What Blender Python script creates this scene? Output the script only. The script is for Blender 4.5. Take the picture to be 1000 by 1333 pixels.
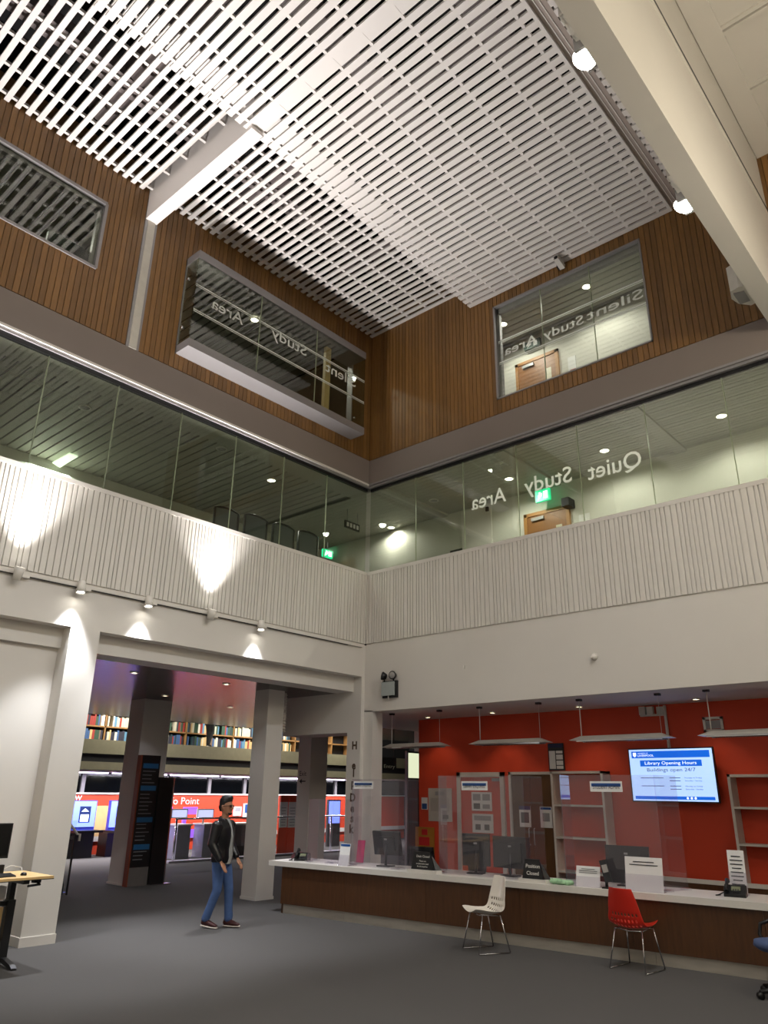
import bpy, math, random
from mathutils import Vector, Matrix
random.seed(7)
for o in list(bpy.data.objects): bpy.data.objects.remove(o, do_unlink=True)
SC = bpy.context.scene
COL = SC.collection
PI = math.pi

# ------------------------------------------------------------------ camera
F, PITCH, ROLL, YAW = 964.24, .36104, .014043, -.72888
CAM = Vector((10.366, -11.097, 1.88))
_fw = Vector((math.sin(YAW)*math.cos(PITCH), math.cos(YAW)*math.cos(PITCH), math.sin(PITCH)))
_rt = Vector((math.cos(YAW), -math.sin(YAW), 0)); _up = _rt.cross(_fw)
RT = _rt*math.cos(ROLL) + _up*math.sin(ROLL); UP = -_rt*math.sin(ROLL) + _up*math.cos(ROLL); FW = _fw
cam = bpy.data.cameras.new('camera'); camo = bpy.data.objects.new('camera', cam); COL.objects.link(camo)
cam.sensor_fit = 'HORIZONTAL'; cam.sensor_width = 36; cam.lens = F/1000*36
cam.clip_start = .05; cam.clip_end = 200
m3 = Matrix((RT, UP, -FW)).transposed()
camo.matrix_world = Matrix.Translation(CAM) @ m3.to_4x4()
SC.camera = camo
# ------------------------------------------------------------------ world, exposure
w = bpy.data.worlds.new('world'); SC.world = w; w.use_nodes = True
w.node_tree.nodes['Background'].inputs[0].default_value = (.9, .93, 1, 1)
w.node_tree.nodes['Background'].inputs[1].default_value = 0.
SC.view_settings.view_transform = 'Standard'; SC.view_settings.look = 'None'
SC.view_settings.gamma = 1; SC.view_settings.use_curve_mapping = False
SC.view_settings.exposure = 0.36

def aim(o, d):
    o.rotation_euler = Vector(d).to_track_quat('-Z', 'Y').to_euler()
def spot(loc, d, power, angle, blend=.3, col=(1, .93, .84), r=.05, name='spot_light'):
    l = bpy.data.lights.new(name, 'SPOT'); l.energy = power; l.spot_size = math.radians(angle); l.spot_blend = blend
    l.color = col; l.shadow_soft_size = r
    o = bpy.data.objects.new(name, l); COL.objects.link(o); o.location = loc; aim(o, d); return o
def area(loc, d, power, sx, sy, col=(1, .95, .88), name='area_light'):
    l = bpy.data.lights.new(name, 'AREA'); l.energy = power; l.shape = 'RECTANGLE'; l.size = sx; l.size_y = sy; l.color = col
    o = bpy.data.objects.new(name, l); COL.objects.link(o); o.location = loc; aim(o, d); return o
def point(loc, power, col=(1, .95, .88), r=.1, name='point_light'):
    l = bpy.data.lights.new(name, 'POINT'); l.energy = power; l.color = col; l.shadow_soft_size = r
    o = bpy.data.objects.new(name, l); COL.objects.link(o); o.location = loc; return o

# ------------------------------------------------------------------ pixel -> place (pixels of the 1000x1333 photograph)
def ray(u, v): return RT*((u-500)/F) - UP*((v-666.5)/F) + FW
def onx(u, v, X): d = ray(u, v); return CAM + d*((X-CAM.x)/d.x)
def ony(u, v, Y): d = ray(u, v); return CAM + d*((Y-CAM.y)/d.y)
def onz(u, v, Z=0.): d = ray(u, v); return CAM + d*((Z-CAM.z)/d.z)
def onv(u, v, p, q):            # vertical plane through points p and q
    d = ray(u, v); n = Vector((q[1]-p[1], p[0]-q[0], 0)); return CAM + d*((Vector(p)-CAM).dot(n)/d.dot(n))

# ------------------------------------------------------------------ materials
def lin(c):
    return tuple((x/12.92 if x <= .04045 else ((x+.055)/1.055)**2.4) for x in [k/255. for k in c])
MATS = {}
def mat(name, rgb, rough=.6, metal=0., noise=.06, scale=8., emit=0., spec=.5, stretch=None, coat=0., objvar=0., bump=0., alpha=1.):
    if name in MATS: return MATS[name]
    m = bpy.data.materials.new(name); m.use_nodes = True; nt = m.node_tree; b = nt.nodes['Principled BSDF']
    c = lin(rgb)
    b.inputs['Roughness'].default_value = rough; b.inputs['Metallic'].default_value = metal
    b.inputs['Specular IOR Level'].default_value = spec; b.inputs['Coat Weight'].default_value = coat
    tc = nt.nodes.new('ShaderNodeTexCoord'); nz = nt.nodes.new('ShaderNodeTexNoise'); nz.inputs['Scale'].default_value = scale
    nz.inputs['Detail'].default_value = 4
    if stretch:
        mp = nt.nodes.new('ShaderNodeMapping'); mp.inputs['Scale'].default_value = stretch
        geo = nt.nodes.new('ShaderNodeNewGeometry')
        nt.links.new(geo.outputs['Position'], mp.inputs[0]); nt.links.new(mp.outputs[0], nz.inputs['Vector'])
    else:
        geo = nt.nodes.new('ShaderNodeNewGeometry'); nt.links.new(geo.outputs['Position'], nz.inputs['Vector'])
    rp = nt.nodes.new('ShaderNodeMapRange'); rp.inputs[3].default_value = 1-noise*2; rp.inputs[4].default_value = 1+noise*2
    nt.links.new(nz.outputs[0], rp.inputs[0])
    val = rp.outputs[0]
    if objvar:
        oi = nt.nodes.new('ShaderNodeObjectInfo'); r2 = nt.nodes.new('ShaderNodeMapRange')
        r2.inputs[3].default_value = 1-objvar; r2.inputs[4].default_value = 1+objvar
        nt.links.new(oi.outputs['Random'], r2.inputs[0])
        mu = nt.nodes.new('ShaderNodeMath'); mu.operation = 'MULTIPLY'
        nt.links.new(val, mu.inputs[0]); nt.links.new(r2.outputs[0], mu.inputs[1]); val = mu.outputs[0]
    vm = nt.nodes.new('ShaderNodeVectorMath'); vm.operation = 'SCALE'; vm.inputs[0].default_value = c
    nt.links.new(val, vm.inputs['Scale']); nt.links.new(vm.outputs[0], b.inputs['Base Color'])
    if bump:
        bp = nt.nodes.new('ShaderNodeBump'); bp.inputs['Strength'].default_value = bump; bp.inputs['Distance'].default_value = .01
        nt.links.new(nz.outputs[0], bp.inputs['Height']); nt.links.new(bp.outputs[0], b.inputs['Normal'])
    if emit:
        b.inputs['Emission Color'].default_value = (*c, 1); b.inputs['Emission Strength'].default_value = emit
    MATS[name] = m; return m
def glassmat(name, tint=(.86, .9, .82), gloss=1.0, rough=.0, f0=.045, haze=0., hazecol=(.5, .5, .5)):
    m = bpy.data.materials.new(name); m.use_nodes = True; nt = m.node_tree; nt.nodes.clear()
    out = nt.nodes.new('ShaderNodeOutputMaterial'); tr = nt.nodes.new('ShaderNodeBsdfTransparent'); gl = nt.nodes.new('ShaderNodeBsdfGlossy')
    lw = nt.nodes.new('ShaderNodeLayerWeight'); lw.inputs[0].default_value = .5; mx = nt.nodes.new('ShaderNodeMixShader')
    pw = nt.nodes.new('ShaderNodeMath'); pw.operation = 'POWER'; pw.inputs[1].default_value = 5; nt.links.new(lw.outputs['Facing'], pw.inputs[0])
    fr = nt.nodes.new('ShaderNodeMath'); fr.operation = 'MULTIPLY_ADD'; fr.inputs[1].default_value = .96; fr.inputs[2].default_value = f0; nt.links.new(pw.outputs[0], fr.inputs[0])
    tr.inputs[0].default_value = (*tint, 1); gl.inputs[0].default_value = (gloss, gloss, gloss, 1); gl.inputs['Roughness'].default_value = rough
    nt.links.new(fr.outputs[0], mx.inputs[0]); nt.links.new(tr.outputs[0], mx.inputs[1]); nt.links.new(gl.outputs[0], mx.inputs[2])
    last = mx
    if haze:
        df = nt.nodes.new('ShaderNodeBsdfDiffuse'); df.inputs[0].default_value = (*hazecol, 1)
        m2 = nt.nodes.new('ShaderNodeMixShader'); m2.inputs[0].default_value = haze
        nt.links.new(mx.outputs[0], m2.inputs[1]); nt.links.new(df.outputs[0], m2.inputs[2]); last = m2
    nt.links.new(last.outputs[0], out.inputs[0]); MATS[name] = m; return m

WHITE = mat('white_plaster', (213, 209, 202), .75, noise=.015, scale=1.5)
RIBM = mat('ribbed_white', (213, 209, 201), .55, noise=.01, scale=3)
SLATM = mat('ceiling_white', (226, 221, 217), .6, noise=.01, scale=2)
WOOD = mat('warm_board', (128, 92, 48), .45, noise=.16, scale=5, stretch=(9, 9, .7), objvar=.2)
DARKWOOD = mat('board_backing', (104, 74, 40), .8)
FASC = mat('mauve_fascia', (133, 122, 116), .6, noise=.02, scale=1.2)
STEEL = mat('grey_metal', (150, 147, 148), .45, metal=.3, noise=.02)
CHROME = mat('chrome', (205, 205, 208), .15, metal=1., noise=.01)
BRUSHED = mat('brushed_steel', (186, 180, 168), .35, metal=.45, noise=.12, scale=3, stretch=(1, 1, 6))
CARPET = mat('carpet_grey', (88, 86, 85), .95, noise=.16, scale=140, bump=.4, spec=.1)
BLACK = mat('black_plastic', (16, 16, 18), .4, noise=.02)
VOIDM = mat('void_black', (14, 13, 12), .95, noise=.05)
DUCTM = mat('duct_grey', (120, 110, 108), .5, metal=.2)
DARK = mat('dark_grey', (44, 44, 47), .6)
CREAM = WHITE
BEAMG = WHITE
ORANGE = mat('orange_wall', (206, 64, 28), .6, noise=.03, scale=1)
ORANGE2 = mat('orange_panel', (222, 74, 40), .55, noise=.02)
DESKWOOD = mat('walnut_veneer', (80, 50, 26), .4, noise=.22, scale=4, stretch=(7, 7, .8))
SOLID = mat('white_solid_surface', (222, 218, 210), .3, noise=.02, scale=60)
BEECH = mat('beech_veneer', (212, 178, 122), .4, noise=.06, scale=6)
DOORWOOD = mat('oak_door', (146, 98, 50), .45, noise=.14, scale=4, stretch=(9, 9, .7))
CUPB = mat('cupboard_wood', (92, 60, 24), .45, noise=.16, scale=4, stretch=(9, 9, .7))
PAPER = mat('paper_white', (228, 228, 226), .7, noise=.01)
PRINT = mat('print_dark', (40, 42, 50), .7)
BLUE = mat('sign_blue', (24, 74, 140), .5)
REDM = mat('red_plastic', (206, 40, 22), .3, coat=.3, noise=.01)
WCHAIR = mat('white_plastic', (232, 226, 214), .3, coat=.3, noise=.01)
SILVER = mat('silver_paint', (176, 174, 172), .4, metal=.35)
COLG = WHITE
DCOL = mat('dark_column_paint', (96, 92, 90), .7)
OLIVE = mat('mezzanine_paint', (150, 145, 118), .7)
METALC = mat('metal_ceiling_dark', (84, 78, 82), .25, metal=.75, noise=.12, scale=2, stretch=(.6, 9, 1), bump=.15)
GREYC = WHITE
def filmmat(name, c):
    m = bpy.data.materials.new(name); m.use_nodes = True; nt = m.node_tree; nt.nodes.clear()
    out = nt.nodes.new('ShaderNodeOutputMaterial'); a = nt.nodes.new('ShaderNodeBsdfDiffuse'); b = nt.nodes.new('ShaderNodeBsdfTranslucent'); mx = nt.nodes.new('ShaderNodeMixShader')
    a.inputs[0].default_value = (*c, 1); b.inputs[0].default_value = (*c, 1); mx.inputs[0].default_value = .5
    nt.links.new(a.outputs[0], mx.inputs[1]); nt.links.new(b.outputs[0], mx.inputs[2]); nt.links.new(mx.outputs[0], out.inputs[0]); MATS[name] = m; return m
LETTER = filmmat('frosted_letter', (.92, .94, .9)); FROST = filmmat('frosted_strip', (.9, .92, .88))
GLASS = glassmat('gallery_glass', (.85, .875, .82), f0=.06)
ACRYL = glassmat('acrylic_clear', (.95, .94, .96), haze=.03, hazecol=(.75, .72, .8))
CLEAR = glassmat('clear_glass', (.95, .97, .93))
LAMPW = mat('lamp_white', (255, 250, 240), .5, emit=30.)
LAMPS = mat('lamp_small', (255, 248, 230), .5, emit=9.)

# ------------------------------------------------------------------ mesh builder
class MB:
    def __init__(s): s.v = []; s.f = []; s.sm = []
    def add(s, vs, fs, smooth=False):
        n = len(s.v); s.v += [tuple(p) for p in vs]; s.f += [tuple(i+n for i in f) for f in fs]; s.sm += [smooth]*len(fs); return s
    def box(s, x0, x1, y0, y1, z0, z1):
        return s.add([(x0,y0,z0),(x1,y0,z0),(x1,y1,z0),(x0,y1,z0),(x0,y0,z1),(x1,y0,z1),(x1,y1,z1),(x0,y1,z1)],
                     [(0,3,2,1),(4,5,6,7),(0,1,5,4),(1,2,6,5),(2,3,7,6),(3,0,4,7)])
    def obox(s, c, ax, ay, az, hx, hy, hz):
        c = Vector(c); ax = Vector(ax).normalized()*hx; ay = Vector(ay).normalized()*hy; az = Vector(az).normalized()*hz
        vs = [c+ax*i+ay*j+az*k for k in (-1,1) for i,j in ((-1,-1),(1,-1),(1,1),(-1,1))]
        return s.add(vs, [(0,3,2,1),(4,5,6,7),(0,1,5,4),(1,2,6,5),(2,3,7,6),(3,0,4,7)])
    def prism(s, pts, ext):      # polygon extruded by vector
        n = len(pts); e = Vector(ext); vs = [Vector(p) for p in pts] + [Vector(p)+e for p in pts]
        fs = [tuple(range(n))[::-1], tuple(range(n, 2*n))] + [(i, (i+1) % n, n+(i+1) % n, n+i) for i in range(n)]
        return s.add(vs, fs)
    def panel(s, a, b, c, d, t): # quad a,b,c,d given thickness t behind it
        a, b, c, d = map(Vector, (a, b, c, d)); n = (b-a).cross(d-a).normalized()*t
        return s.prism([a, b, c, d], -n)
    def tube(s, path, r, n=8, caps=True):
        path = [Vector(p) for p in path]; rs = r if isinstance(r, (list, tuple)) else [r]*len(path)
        vs = []; prev = None
        for i, p in enumerate(path):
            t = (path[min(i+1, len(path)-1)] - path[max(i-1, 0)]).normalized()
            if prev is None: u = t.orthogonal().normalized()
            else: u = (prev - t*prev.dot(t)).normalized()
            prev = u; w_ = t.cross(u)
            for k in range(n):
                a = 2*PI*k/n; vs.append(p + (u*math.cos(a) + w_*math.sin(a))*rs[i])
        fs = [(i*n+k, i*n+(k+1) % n, (i+1)*n+(k+1) % n, (i+1)*n+k) for i in range(len(path)-1) for k in range(n)]
        s.add(vs, fs, True)
        if caps:
            m = len(s.v)-len(vs); L = (len(path)-1)*n
            s.f += [tuple(m+k for k in range(n))[::-1], tuple(m+L+k for k in range(n))]; s.sm += [False, False]
        return s
    def lathe(s, prof, c, axis=(0, 0, 1), n=20, caps=True):  # prof: (radius, height)
        ax = Vector(axis).normalized(); u = ax.orthogonal().normalized(); w_ = ax.cross(u); c = Vector(c); vs = []
        for r, h in prof:
            for k in range(n):
                a = 2*PI*k/n; vs.append(c + ax*h + (u*math.cos(a)+w_*math.sin(a))*r)
        fs = [(i*n+k, i*n+(k+1) % n, (i+1)*n+(k+1) % n, (i+1)*n+k) for i in range(len(prof)-1) for k in range(n)]
        s.add(vs, fs, True); m = len(s.v)-len(vs); L = (len(prof)-1)*n
        if not caps: return s
        s.f += [tuple(m+k for k in range(n))[::-1], tuple(m+L+k for k in range(n))]; s.sm += [False, False]
        return s
    def mesh(s, name, material, off=None):
        me = bpy.data.meshes.new(name); vs = s.v
        if off is not None: vs = [(a-off[0], b-off[1], c-off[2]) for a, b, c in vs]
        me.from_pydata(vs, [], s.f); me.polygons.foreach_set('use_smooth', s.sm)
        if material: me.materials.append(material)
        me.update(); return me
def tag(o, label=None, cat=None, group=None, kind=None):
    if label: o['label'] = label
    if cat: o['category'] = cat
    if group: o['group'] = group
    if kind: o['kind'] = kind
    return o
def thing(name, label, cat, loc=(0, 0, 0), rz=0, group=None, kind=None):
    o = bpy.data.objects.new(name, None); COL.objects.link(o); o.location = loc; o.rotation_euler = (0, 0, rz); o.empty_display_size = .1
    return tag(o, label, cat, group, kind)
def link(name, me, parent=None, world=True):
    o = bpy.data.objects.new(name, me); COL.objects.link(o)
    if parent is not None:
        o.parent = parent
        if world: 
            M = Matrix.LocRotScale(parent.location, parent.rotation_euler, parent.scale)
            if parent.parent is not None and parent.type == 'MESH': M = Matrix.Identity(4)
            o.matrix_parent_inverse = M.inverted()
    return o
def part(name, mb, m, parent, label=None, world=True, kind=None):
    o = link(name, mb.mesh(name, m), parent, world)
    if label: o['label'] = label
    if kind: o['kind'] = kind
    return o
def single(name, mb, m, label, cat, group=None, kind=None):
    xs = [v[0] for v in mb.v]; ys = [v[1] for v in mb.v]; zs = [v[2] for v in mb.v]
    off = ((min(xs)+max(xs))/2, (min(ys)+max(ys))/2, min(zs))
    o = link(name, mb.mesh(name, m, off)); o.location = off
    return tag(o, label, cat, group, kind)
def struct(name, mb, m, label, cat='wall'):
    return single(name, mb, m, label, cat, kind='structure')
def copy_tree(o, parent=None):
    c = o.copy(); COL.objects.link(c); c.parent = parent
    for ch in list(o.children): copy_tree(ch, c)
    return c
def text(s, m, parent, origin, xd, yd, height=None, width=None, name='lettering', depth=.003, align='LEFT', world=True, bold=0.):
    cu = bpy.data.curves.new('text', 'FONT'); cu.body = s; cu.size = 1; cu.align_x = 'LEFT'; cu.extrude = 0; cu.offset = bold; cu.resolution_u = 3
    t = bpy.data.objects.new('text', cu); COL.objects.link(t)
    dg = bpy.context.evaluated_depsgraph_get(); me = bpy.data.meshes.new_from_object(t.evaluated_get(dg))
    bpy.data.objects.remove(t); bpy.data.curves.remove(cu)
    vs = [v.co.copy() for v in me.vertices]
    if not vs: return None
    x0 = min(v.x for v in vs); x1 = max(v.x for v in vs); cap = .7
    k = height/cap if height else width/(x1-x0)
    kx = width/(x1-x0) if width else k
    xd = Vector(xd).normalized(); yd = Vector(yd).normalized(); n = xd.cross(yd); o = Vector(origin)
    sh = {'LEFT': 0, 'CENTER': -(x1-x0)*kx/2, 'RIGHT': -(x1-x0)*kx}[align]
    for v in me.vertices:
        v.co = o + xd*((v.co.x-x0)*kx+sh) + yd*(v.co.y*k)
    me.materials.clear(); me.materials.append(m); me.name = name
    return link(name, me, parent, world)
def stroke(parent, pts, m, t=.002, name='print', world=True):
    pass

# ------------------------------------------------------------------ levels
ZP, ZRIB, ZB, ZF, ZW = 6.23, 4.71, 3.355, 8.22, 8.83     # parapet, rib bottom, white band bottom, fascia bottom, wood bottom
ZO, ZI = 12.07, 11.57                                     # outer and inner slatted ceiling
YL, XR = -13.0, 13.0
exec_parts = []

# ================================================================== LARGE STRUCTURE
# ---- floor
struct('floor', MB().box(-14, 14, -16, 17, -.2, 0), CARPET, 'dark grey looped carpet floor of the library hall', 'floor')

def split(a0, a1, z0, z1, holes):
    """rectangles left of [a0,a1]x[z0,z1] after cutting the holes (a0,a1,z0,z1)"""
    A = sorted({a0, a1, *[min(max(h[i], a0), a1) for h in holes for i in (0, 1)]})
    out = []
    for i in range(len(A)-1):
        m = (A[i]+A[i+1])/2; hs = sorted((h[2], h[3]) for h in holes if h[0] < m < h[1]); z = z0
        for p, q in hs:
            if p > z: out.append((A[i], A[i+1], z, min(p, z1)))
            z = max(z, q)
        if z < z1: out.append((A[i], A[i+1], z, z1))
    return out

# ---- left wall: lower white band, ribbed parapet, wood boards
BAY = (-5.13, -.62, 9.13, 11.19)          # y0,y1,z0,z1 of the projecting bay window
W3 = (-10.2, -6.78, 9.97, 11.31)          # flush window
wl = MB()
wl.box(-.40, 0, YL, 0, 4.04, ZRIB-.03); wl.box(-.40, -.03, YL, 0, ZRIB-.03, ZRIB); wl.box(-.40, -.025, YL, 0, ZRIB, ZP-.07); wl.box(-.40, .006, YL, 0, ZP-.07, ZP)
wl.box(-.70, -.22, -5.75, -.09, 3.755, 4.04)            # beam set back over the opening
wl.box(-.70, -.22, YL, -6.20, 3.755, 4.04); wl.box(-.70, -.30, YL, -6.20, 0, 3.755)
wall_left = struct('wall_left', wl, WHITE, 'white plaster wall with ribbed parapet band beside the wide opening')
struct('wall_upper_left', (lambda b: [b.box(-.14, -.028, a, c, d, e) for a, c, d, e in split(YL, 0, ZW, 12.6, [BAY, W3])] and b)(MB()), DARKWOOD, 'dark backing wall behind the timber boards above the dim gallery')
WUL = bpy.data.objects['wall_upper_left']
# ---- right wall
WINR = (3.42, 6.58, 9.15, 11.33)
wr = MB(); wr.box(.0, XR, 0, .4, ZB, ZRIB-.03); wr.box(.0, XR, .03, .4, ZRIB-.03, ZRIB); wr.box(-.0, XR, .025, .4, ZRIB, ZP-.07); wr.box(-.0, XR, -.006, .4, ZP-.07, ZP)
wall_right = struct('wall_right', wr, WHITE, 'long white plaster band with ribbed parapet above the help desk')
struct('wall_upper_right', (lambda b: [b.box(a, c, .028, .14, d, e) for a, c, d, e in split(-.14, XR, ZW, 12.6, [WINR])] and b)(MB()), DARKWOOD, 'dark backing wall behind the timber boards above the bright gallery')
WUR = bpy.data.objects['wall_upper_right']

# ribs of the parapet band
random.seed(3)
def run(total, widths, gap):
    a = 0.; out = []
    while a < total:
        w_ = random.choice(widths); out.append((a, a+w_)); a += w_+gap
    return out
ribmesh = {}
def rib_mesh(w_, axis):
    k = (w_, axis)
    if k not in ribmesh:
        b = MB(); h = ZP-.07-ZRIB
        if axis == 'l': b.prism([(-.026, 0, 0), (-.004, .0, 0), (0, .006, 0), (0, w_-.006, 0), (-.004, w_, 0), (-.026, w_, 0)], (0, 0, h))
        else: b.prism([(0, .026, 0), (0, .004, 0), (.006, 0, 0), (w_-.006, 0, 0), (w_, .004, 0), (w_, .026, 0)], (0, 0, h))
        ribmesh[k] = b.mesh('rib', RIBM)
    return ribmesh[k]
for a, b_ in run(9.2, (.052, .06, .084), .012):
    o = link('rib', rib_mesh(round(b_-a, 4), 'l'), wall_left); o.location = (0, -b_, ZRIB)
for a, b_ in run(10.2, (.052, .06, .084), .012):
    o = link('rib', rib_mesh(round(b_-a, 4), 'r'), wall_right); o.location = (a, 0, ZRIB)

# timber boards
bm_cache = {}
def board(parent, axis, a, w_, z0, z1):
    k = (axis, round(w_, 3), round(z1-z0, 3))
    if k not in bm_cache:
        b = MB(); h = z1-z0
        if axis == 'l': b.prism([(-.03, 0, 0), (-.003, 0, 0), (0, .003, 0), (0, w_-.003, 0), (-.003, w_, 0), (-.03, w_, 0)], (0, 0, h))
        else: b.prism([(0, .03, 0), (0, .003, 0), (.003, 0, 0), (w_-.003, 0, 0), (w_, .003, 0), (w_, .03, 0)], (0, 0, h))
        bm_cache[k] = b.mesh('board', WOOD)
    o = link('board', bm_cache[k], parent); o.location = (0, a, z0) if axis == 'l' else (a, 0, z0)
def boards(parent, axis, a0, a1, holes, top=12.3):
    n = max(1, round((a1-a0)/.0955)); st = (a1-a0)/n
    for i in range(n):
        a = a0+i*st; m = a+st/2; z = ZW+.012
        for h in sorted([h for h in holes if h[0] < m < h[1]], key=lambda h: h[2]):
            board(parent, axis, a, st-.008, z, h[2]); z = h[3]
        board(parent, axis, a, st-.008, z, top)
boards(WUL, 'l', -9.4, W3[1], [W3]); boards(WUL, 'l', W3[1], -6.06, []); boards(WUL, 'l', -5.82, BAY[0], [])
boards(WUL, 'l', BAY[0], BAY[1], [BAY]); boards(WUL, 'l', BAY[1], 0, [])
boards(WUR, 'r', 0.002, WINR[0], []); boards(WUR, 'r', WINR[0], WINR[1], [WINR]); boards(WUR, 'r', WINR[1], 9.3, [])

# fascias under the boards, with channel for the glass
def fascia(name, left, label):
    b = MB()
    if left: b.box(-.40, 0, YL, 0, ZF+.0, ZW)
    else: b.box(-.40, XR, 0, .40, ZF+.0, ZW)
    o = struct(name, b, FASC, label, 'fascia')
    e = MB().box(-.14, .03, YL, 0.03, ZF-.012, ZF+.03) if left else MB().box(0, XR, -.03, .14, ZF-.012, ZF+.03)
    part('edge_strip', e, WHITE if left else STEEL, o, 'pale strip along the lower edge')  # same strip, white where lit and grey where unlit: light put into the colour
    c = MB().box(-.12, -.0, YL, 0, ZF-.06, ZF-.012) if left else MB().box(0, XR, .0, .12, ZF-.06, ZF-.012)
    part('glass_channel', c, STEEL, o)
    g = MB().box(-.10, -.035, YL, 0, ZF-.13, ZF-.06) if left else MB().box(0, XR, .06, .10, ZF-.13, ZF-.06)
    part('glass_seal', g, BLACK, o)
    return o
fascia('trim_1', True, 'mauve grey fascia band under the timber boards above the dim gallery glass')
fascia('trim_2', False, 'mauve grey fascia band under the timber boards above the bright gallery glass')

# pilaster strip between the board fields
ps = thing('trim_3', 'pale vertical strip with grey edges between two timber board fields', 'trim', (0, -5.94, ZW), kind='structure')
part('strip', MB().box(-.10, .02, -6.01, -5.87, ZW, 12.0), mat('pale_strip', (200, 196, 186), .6), ps)
part('edge_channel', MB().box(-.10, .004, -6.06, -6.01, ZW, 12.0), STEEL, ps); part('edge_channel', MB().box(-.10, .004, -5.87, -5.82, ZW, 12.0), STEEL, ps)

# ---- columns
def column(name, x0, x1, y0, y1, h, m, label, base=.11, bt=.012):
    c = thing(name, label, 'column', ((x0+x1)/2, (y0+y1)/2, 0)); part('shaft', MB().box(x0, x1, y0, y1, 0, h), m, c)
    if base: part('skirting', MB().box(x0-bt, x1+bt, y0-bt, y1+bt, 0, base), m, c)
    return c
column('column', -.70, 0, -6.20, -5.75, 4.04, WHITE, 'bright white column between the sit-stand desk and the opening')
MIDC = column('column', -1.72, -1.30, -1.38, -.97, 3.76, COLG, 'pale grey square column by the short end of the help desk', .05)
DARKC = column('column', -5.45, -4.86, -1.95, -1.25, 3.76, COLG, 'shaded square column behind the tall black directory board', .04, .02)
cp = thing('column', 'white corner pillar carrying the stacked Help Desk letters', 'column', (-.1, .15, 0))
part('shaft', MB().box(-.36, 0, -.09, .30, 0, 4.04).box(-.36, .23, 0, .30, 0, ZB+.02), WHITE, cp)
bh = MB().box(-2.3, -.36, -.09, .55, 2.97, 3.76)
struct('wall_bulkhead', bh, COLG, 'pale downstand bulkhead between the corner pillar and the grey column')
yE = onx(403, 1020, -3).y; xE = ony(387, 1020, yE).x; yE2 = onx(425, 1020, -3).y
XC = column('column', xE, -3.0, yE, yE2, 3.757, WHITE, 'square column with the word Exit behind the help desk', 0)
text('Exit', PRINT, XC, ony(390, 1010, yE-.003), (1, 0, 0), (0, 0, 1), height=.11)
pE = ony(394, 1017, yE)
ar = MB(); ar.box(pE.x-.06, pE.x+.10, yE-.006, yE+.001, pE.z-.012, pE.z+.012); ar.prism([(pE.x-.11, yE-.006, pE.z), (pE.x-.03, yE-.006, pE.z-.055), (pE.x-.03, yE-.006, pE.z+.055)], (0, .007, 0))
part('arrow', ar, PRINT, XC)
# Help Desk letters stacked down the pillar (on its face towards the hall)
ys = [975, 1001, 1011, 1024, 1043, 1057, 1070, 1084]
for ch, py in zip('HelpDesk', ys):
    p = ony(461.5-(py-975)*.035, py, -.093)
    text(ch, mat('bronze_letter', (88, 74, 58), .45, metal=.4), cp, p, (1, 0, 0), (0, 0, 1), height=.14, name='letter', align='CENTER', bold=.045)

# ---- ceilings
cg = thing('ceiling', 'white slatted timber ceiling in two levels over the atrium', 'ceiling', (4, -6, ZI), kind='structure')
sm_cache = {}
def slat(name, x0, x1, y0, w_, z, t, m=SLATM):
    k = (round(x1-x0, 3), w_, t)
    if k not in sm_cache: sm_cache[k] = MB().box(0, x1-x0, 0, w_, 0, t).mesh(name, m)
    o = link(name, sm_cache[k], cg); o.location = (x0, y0, z); return o
def batten(x, w_, y0, y1, z, t):
    k = ('b', w_, round(y1-y0, 3), t)
    if k not in sm_cache: sm_cache[k] = MB().box(0, w_, 0, y1-y0, 0, t).mesh('batten', SLATM)
    o = link('batten', sm_cache[k], cg); o.location = (x, y0, z)
y = -.085
while y > -11.2:                                    # outer ceiling, wide gaps
    if not (-6.13 < y < -5.78):
        slat('slat', 0.0, 3.05, y, .082, ZO, .035); slat('slat', 7.42, 8.42, y, .105, ZI+.03, .035)
    y -= .172
for i in range(6): batten(.07+.535*i, .05, -11.2, 0, ZO+.037, .05)
for x in (7.44, 7.85, 8.3): batten(x, .05, -11.2, 0, ZI+.066, .04)
y = -.13
while y > -11.2:                                    # inner dropped panel, narrow slots
    if not (-6.09 < y < -5.93): slat('slat', 2.86, 7.22, y, .108, ZI, .04)
    y -= .1665
for i in range(8): batten(2.97+.574*i, .045, -11.2, -.02, ZI+.008, .05)
batten(7.17, .05, -11.2, -.02, ZI+.002, .12)
for i in range(6):                                  # supports the lower panel hangs from
    pass
b = MB().box(-.02, 3.0, -6.06, -5.84, 11.50, 12.35)
bj = part('beam', b, SLATM, cg, 'white downstand beam across the outer slats')
part('joint_board', MB().box(2.86, 7.22, -6.06, -5.84, ZI+.012, ZI+.05), SLATM, cg)
tr = MB().box(7.225, 7.415, -11.2, -.02, ZI+.05, ZI+.25)
part('service_channel', tr, mat('channel_taupe', (168, 156, 148), .6), cg)
for x in (7.275, 7.335): part('channel_rail', MB().box(x, x+.012, -11.2, -.02, ZI+.04, ZI+.05), SLATM, cg)
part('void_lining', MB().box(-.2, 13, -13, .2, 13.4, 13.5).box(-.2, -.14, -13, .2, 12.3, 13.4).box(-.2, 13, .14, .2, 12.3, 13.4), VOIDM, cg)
for k, (yy, zz, r) in enumerate(((-1.6, 12.8, .22), (-4.4, 12.75, .18), (-7.3, 12.8, .25), (-9.6, 12.8, .2))):
    part('duct', MB().tube([(.3, yy, zz), (8.3, yy+.3, zz)], r, 12), DUCTM, cg)
for xx in (1.1, 4.2, 6.1): part('duct', MB().box(xx, xx+.35, -11, -.3, 12.55, 12.8), DUCTM, cg)

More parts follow.
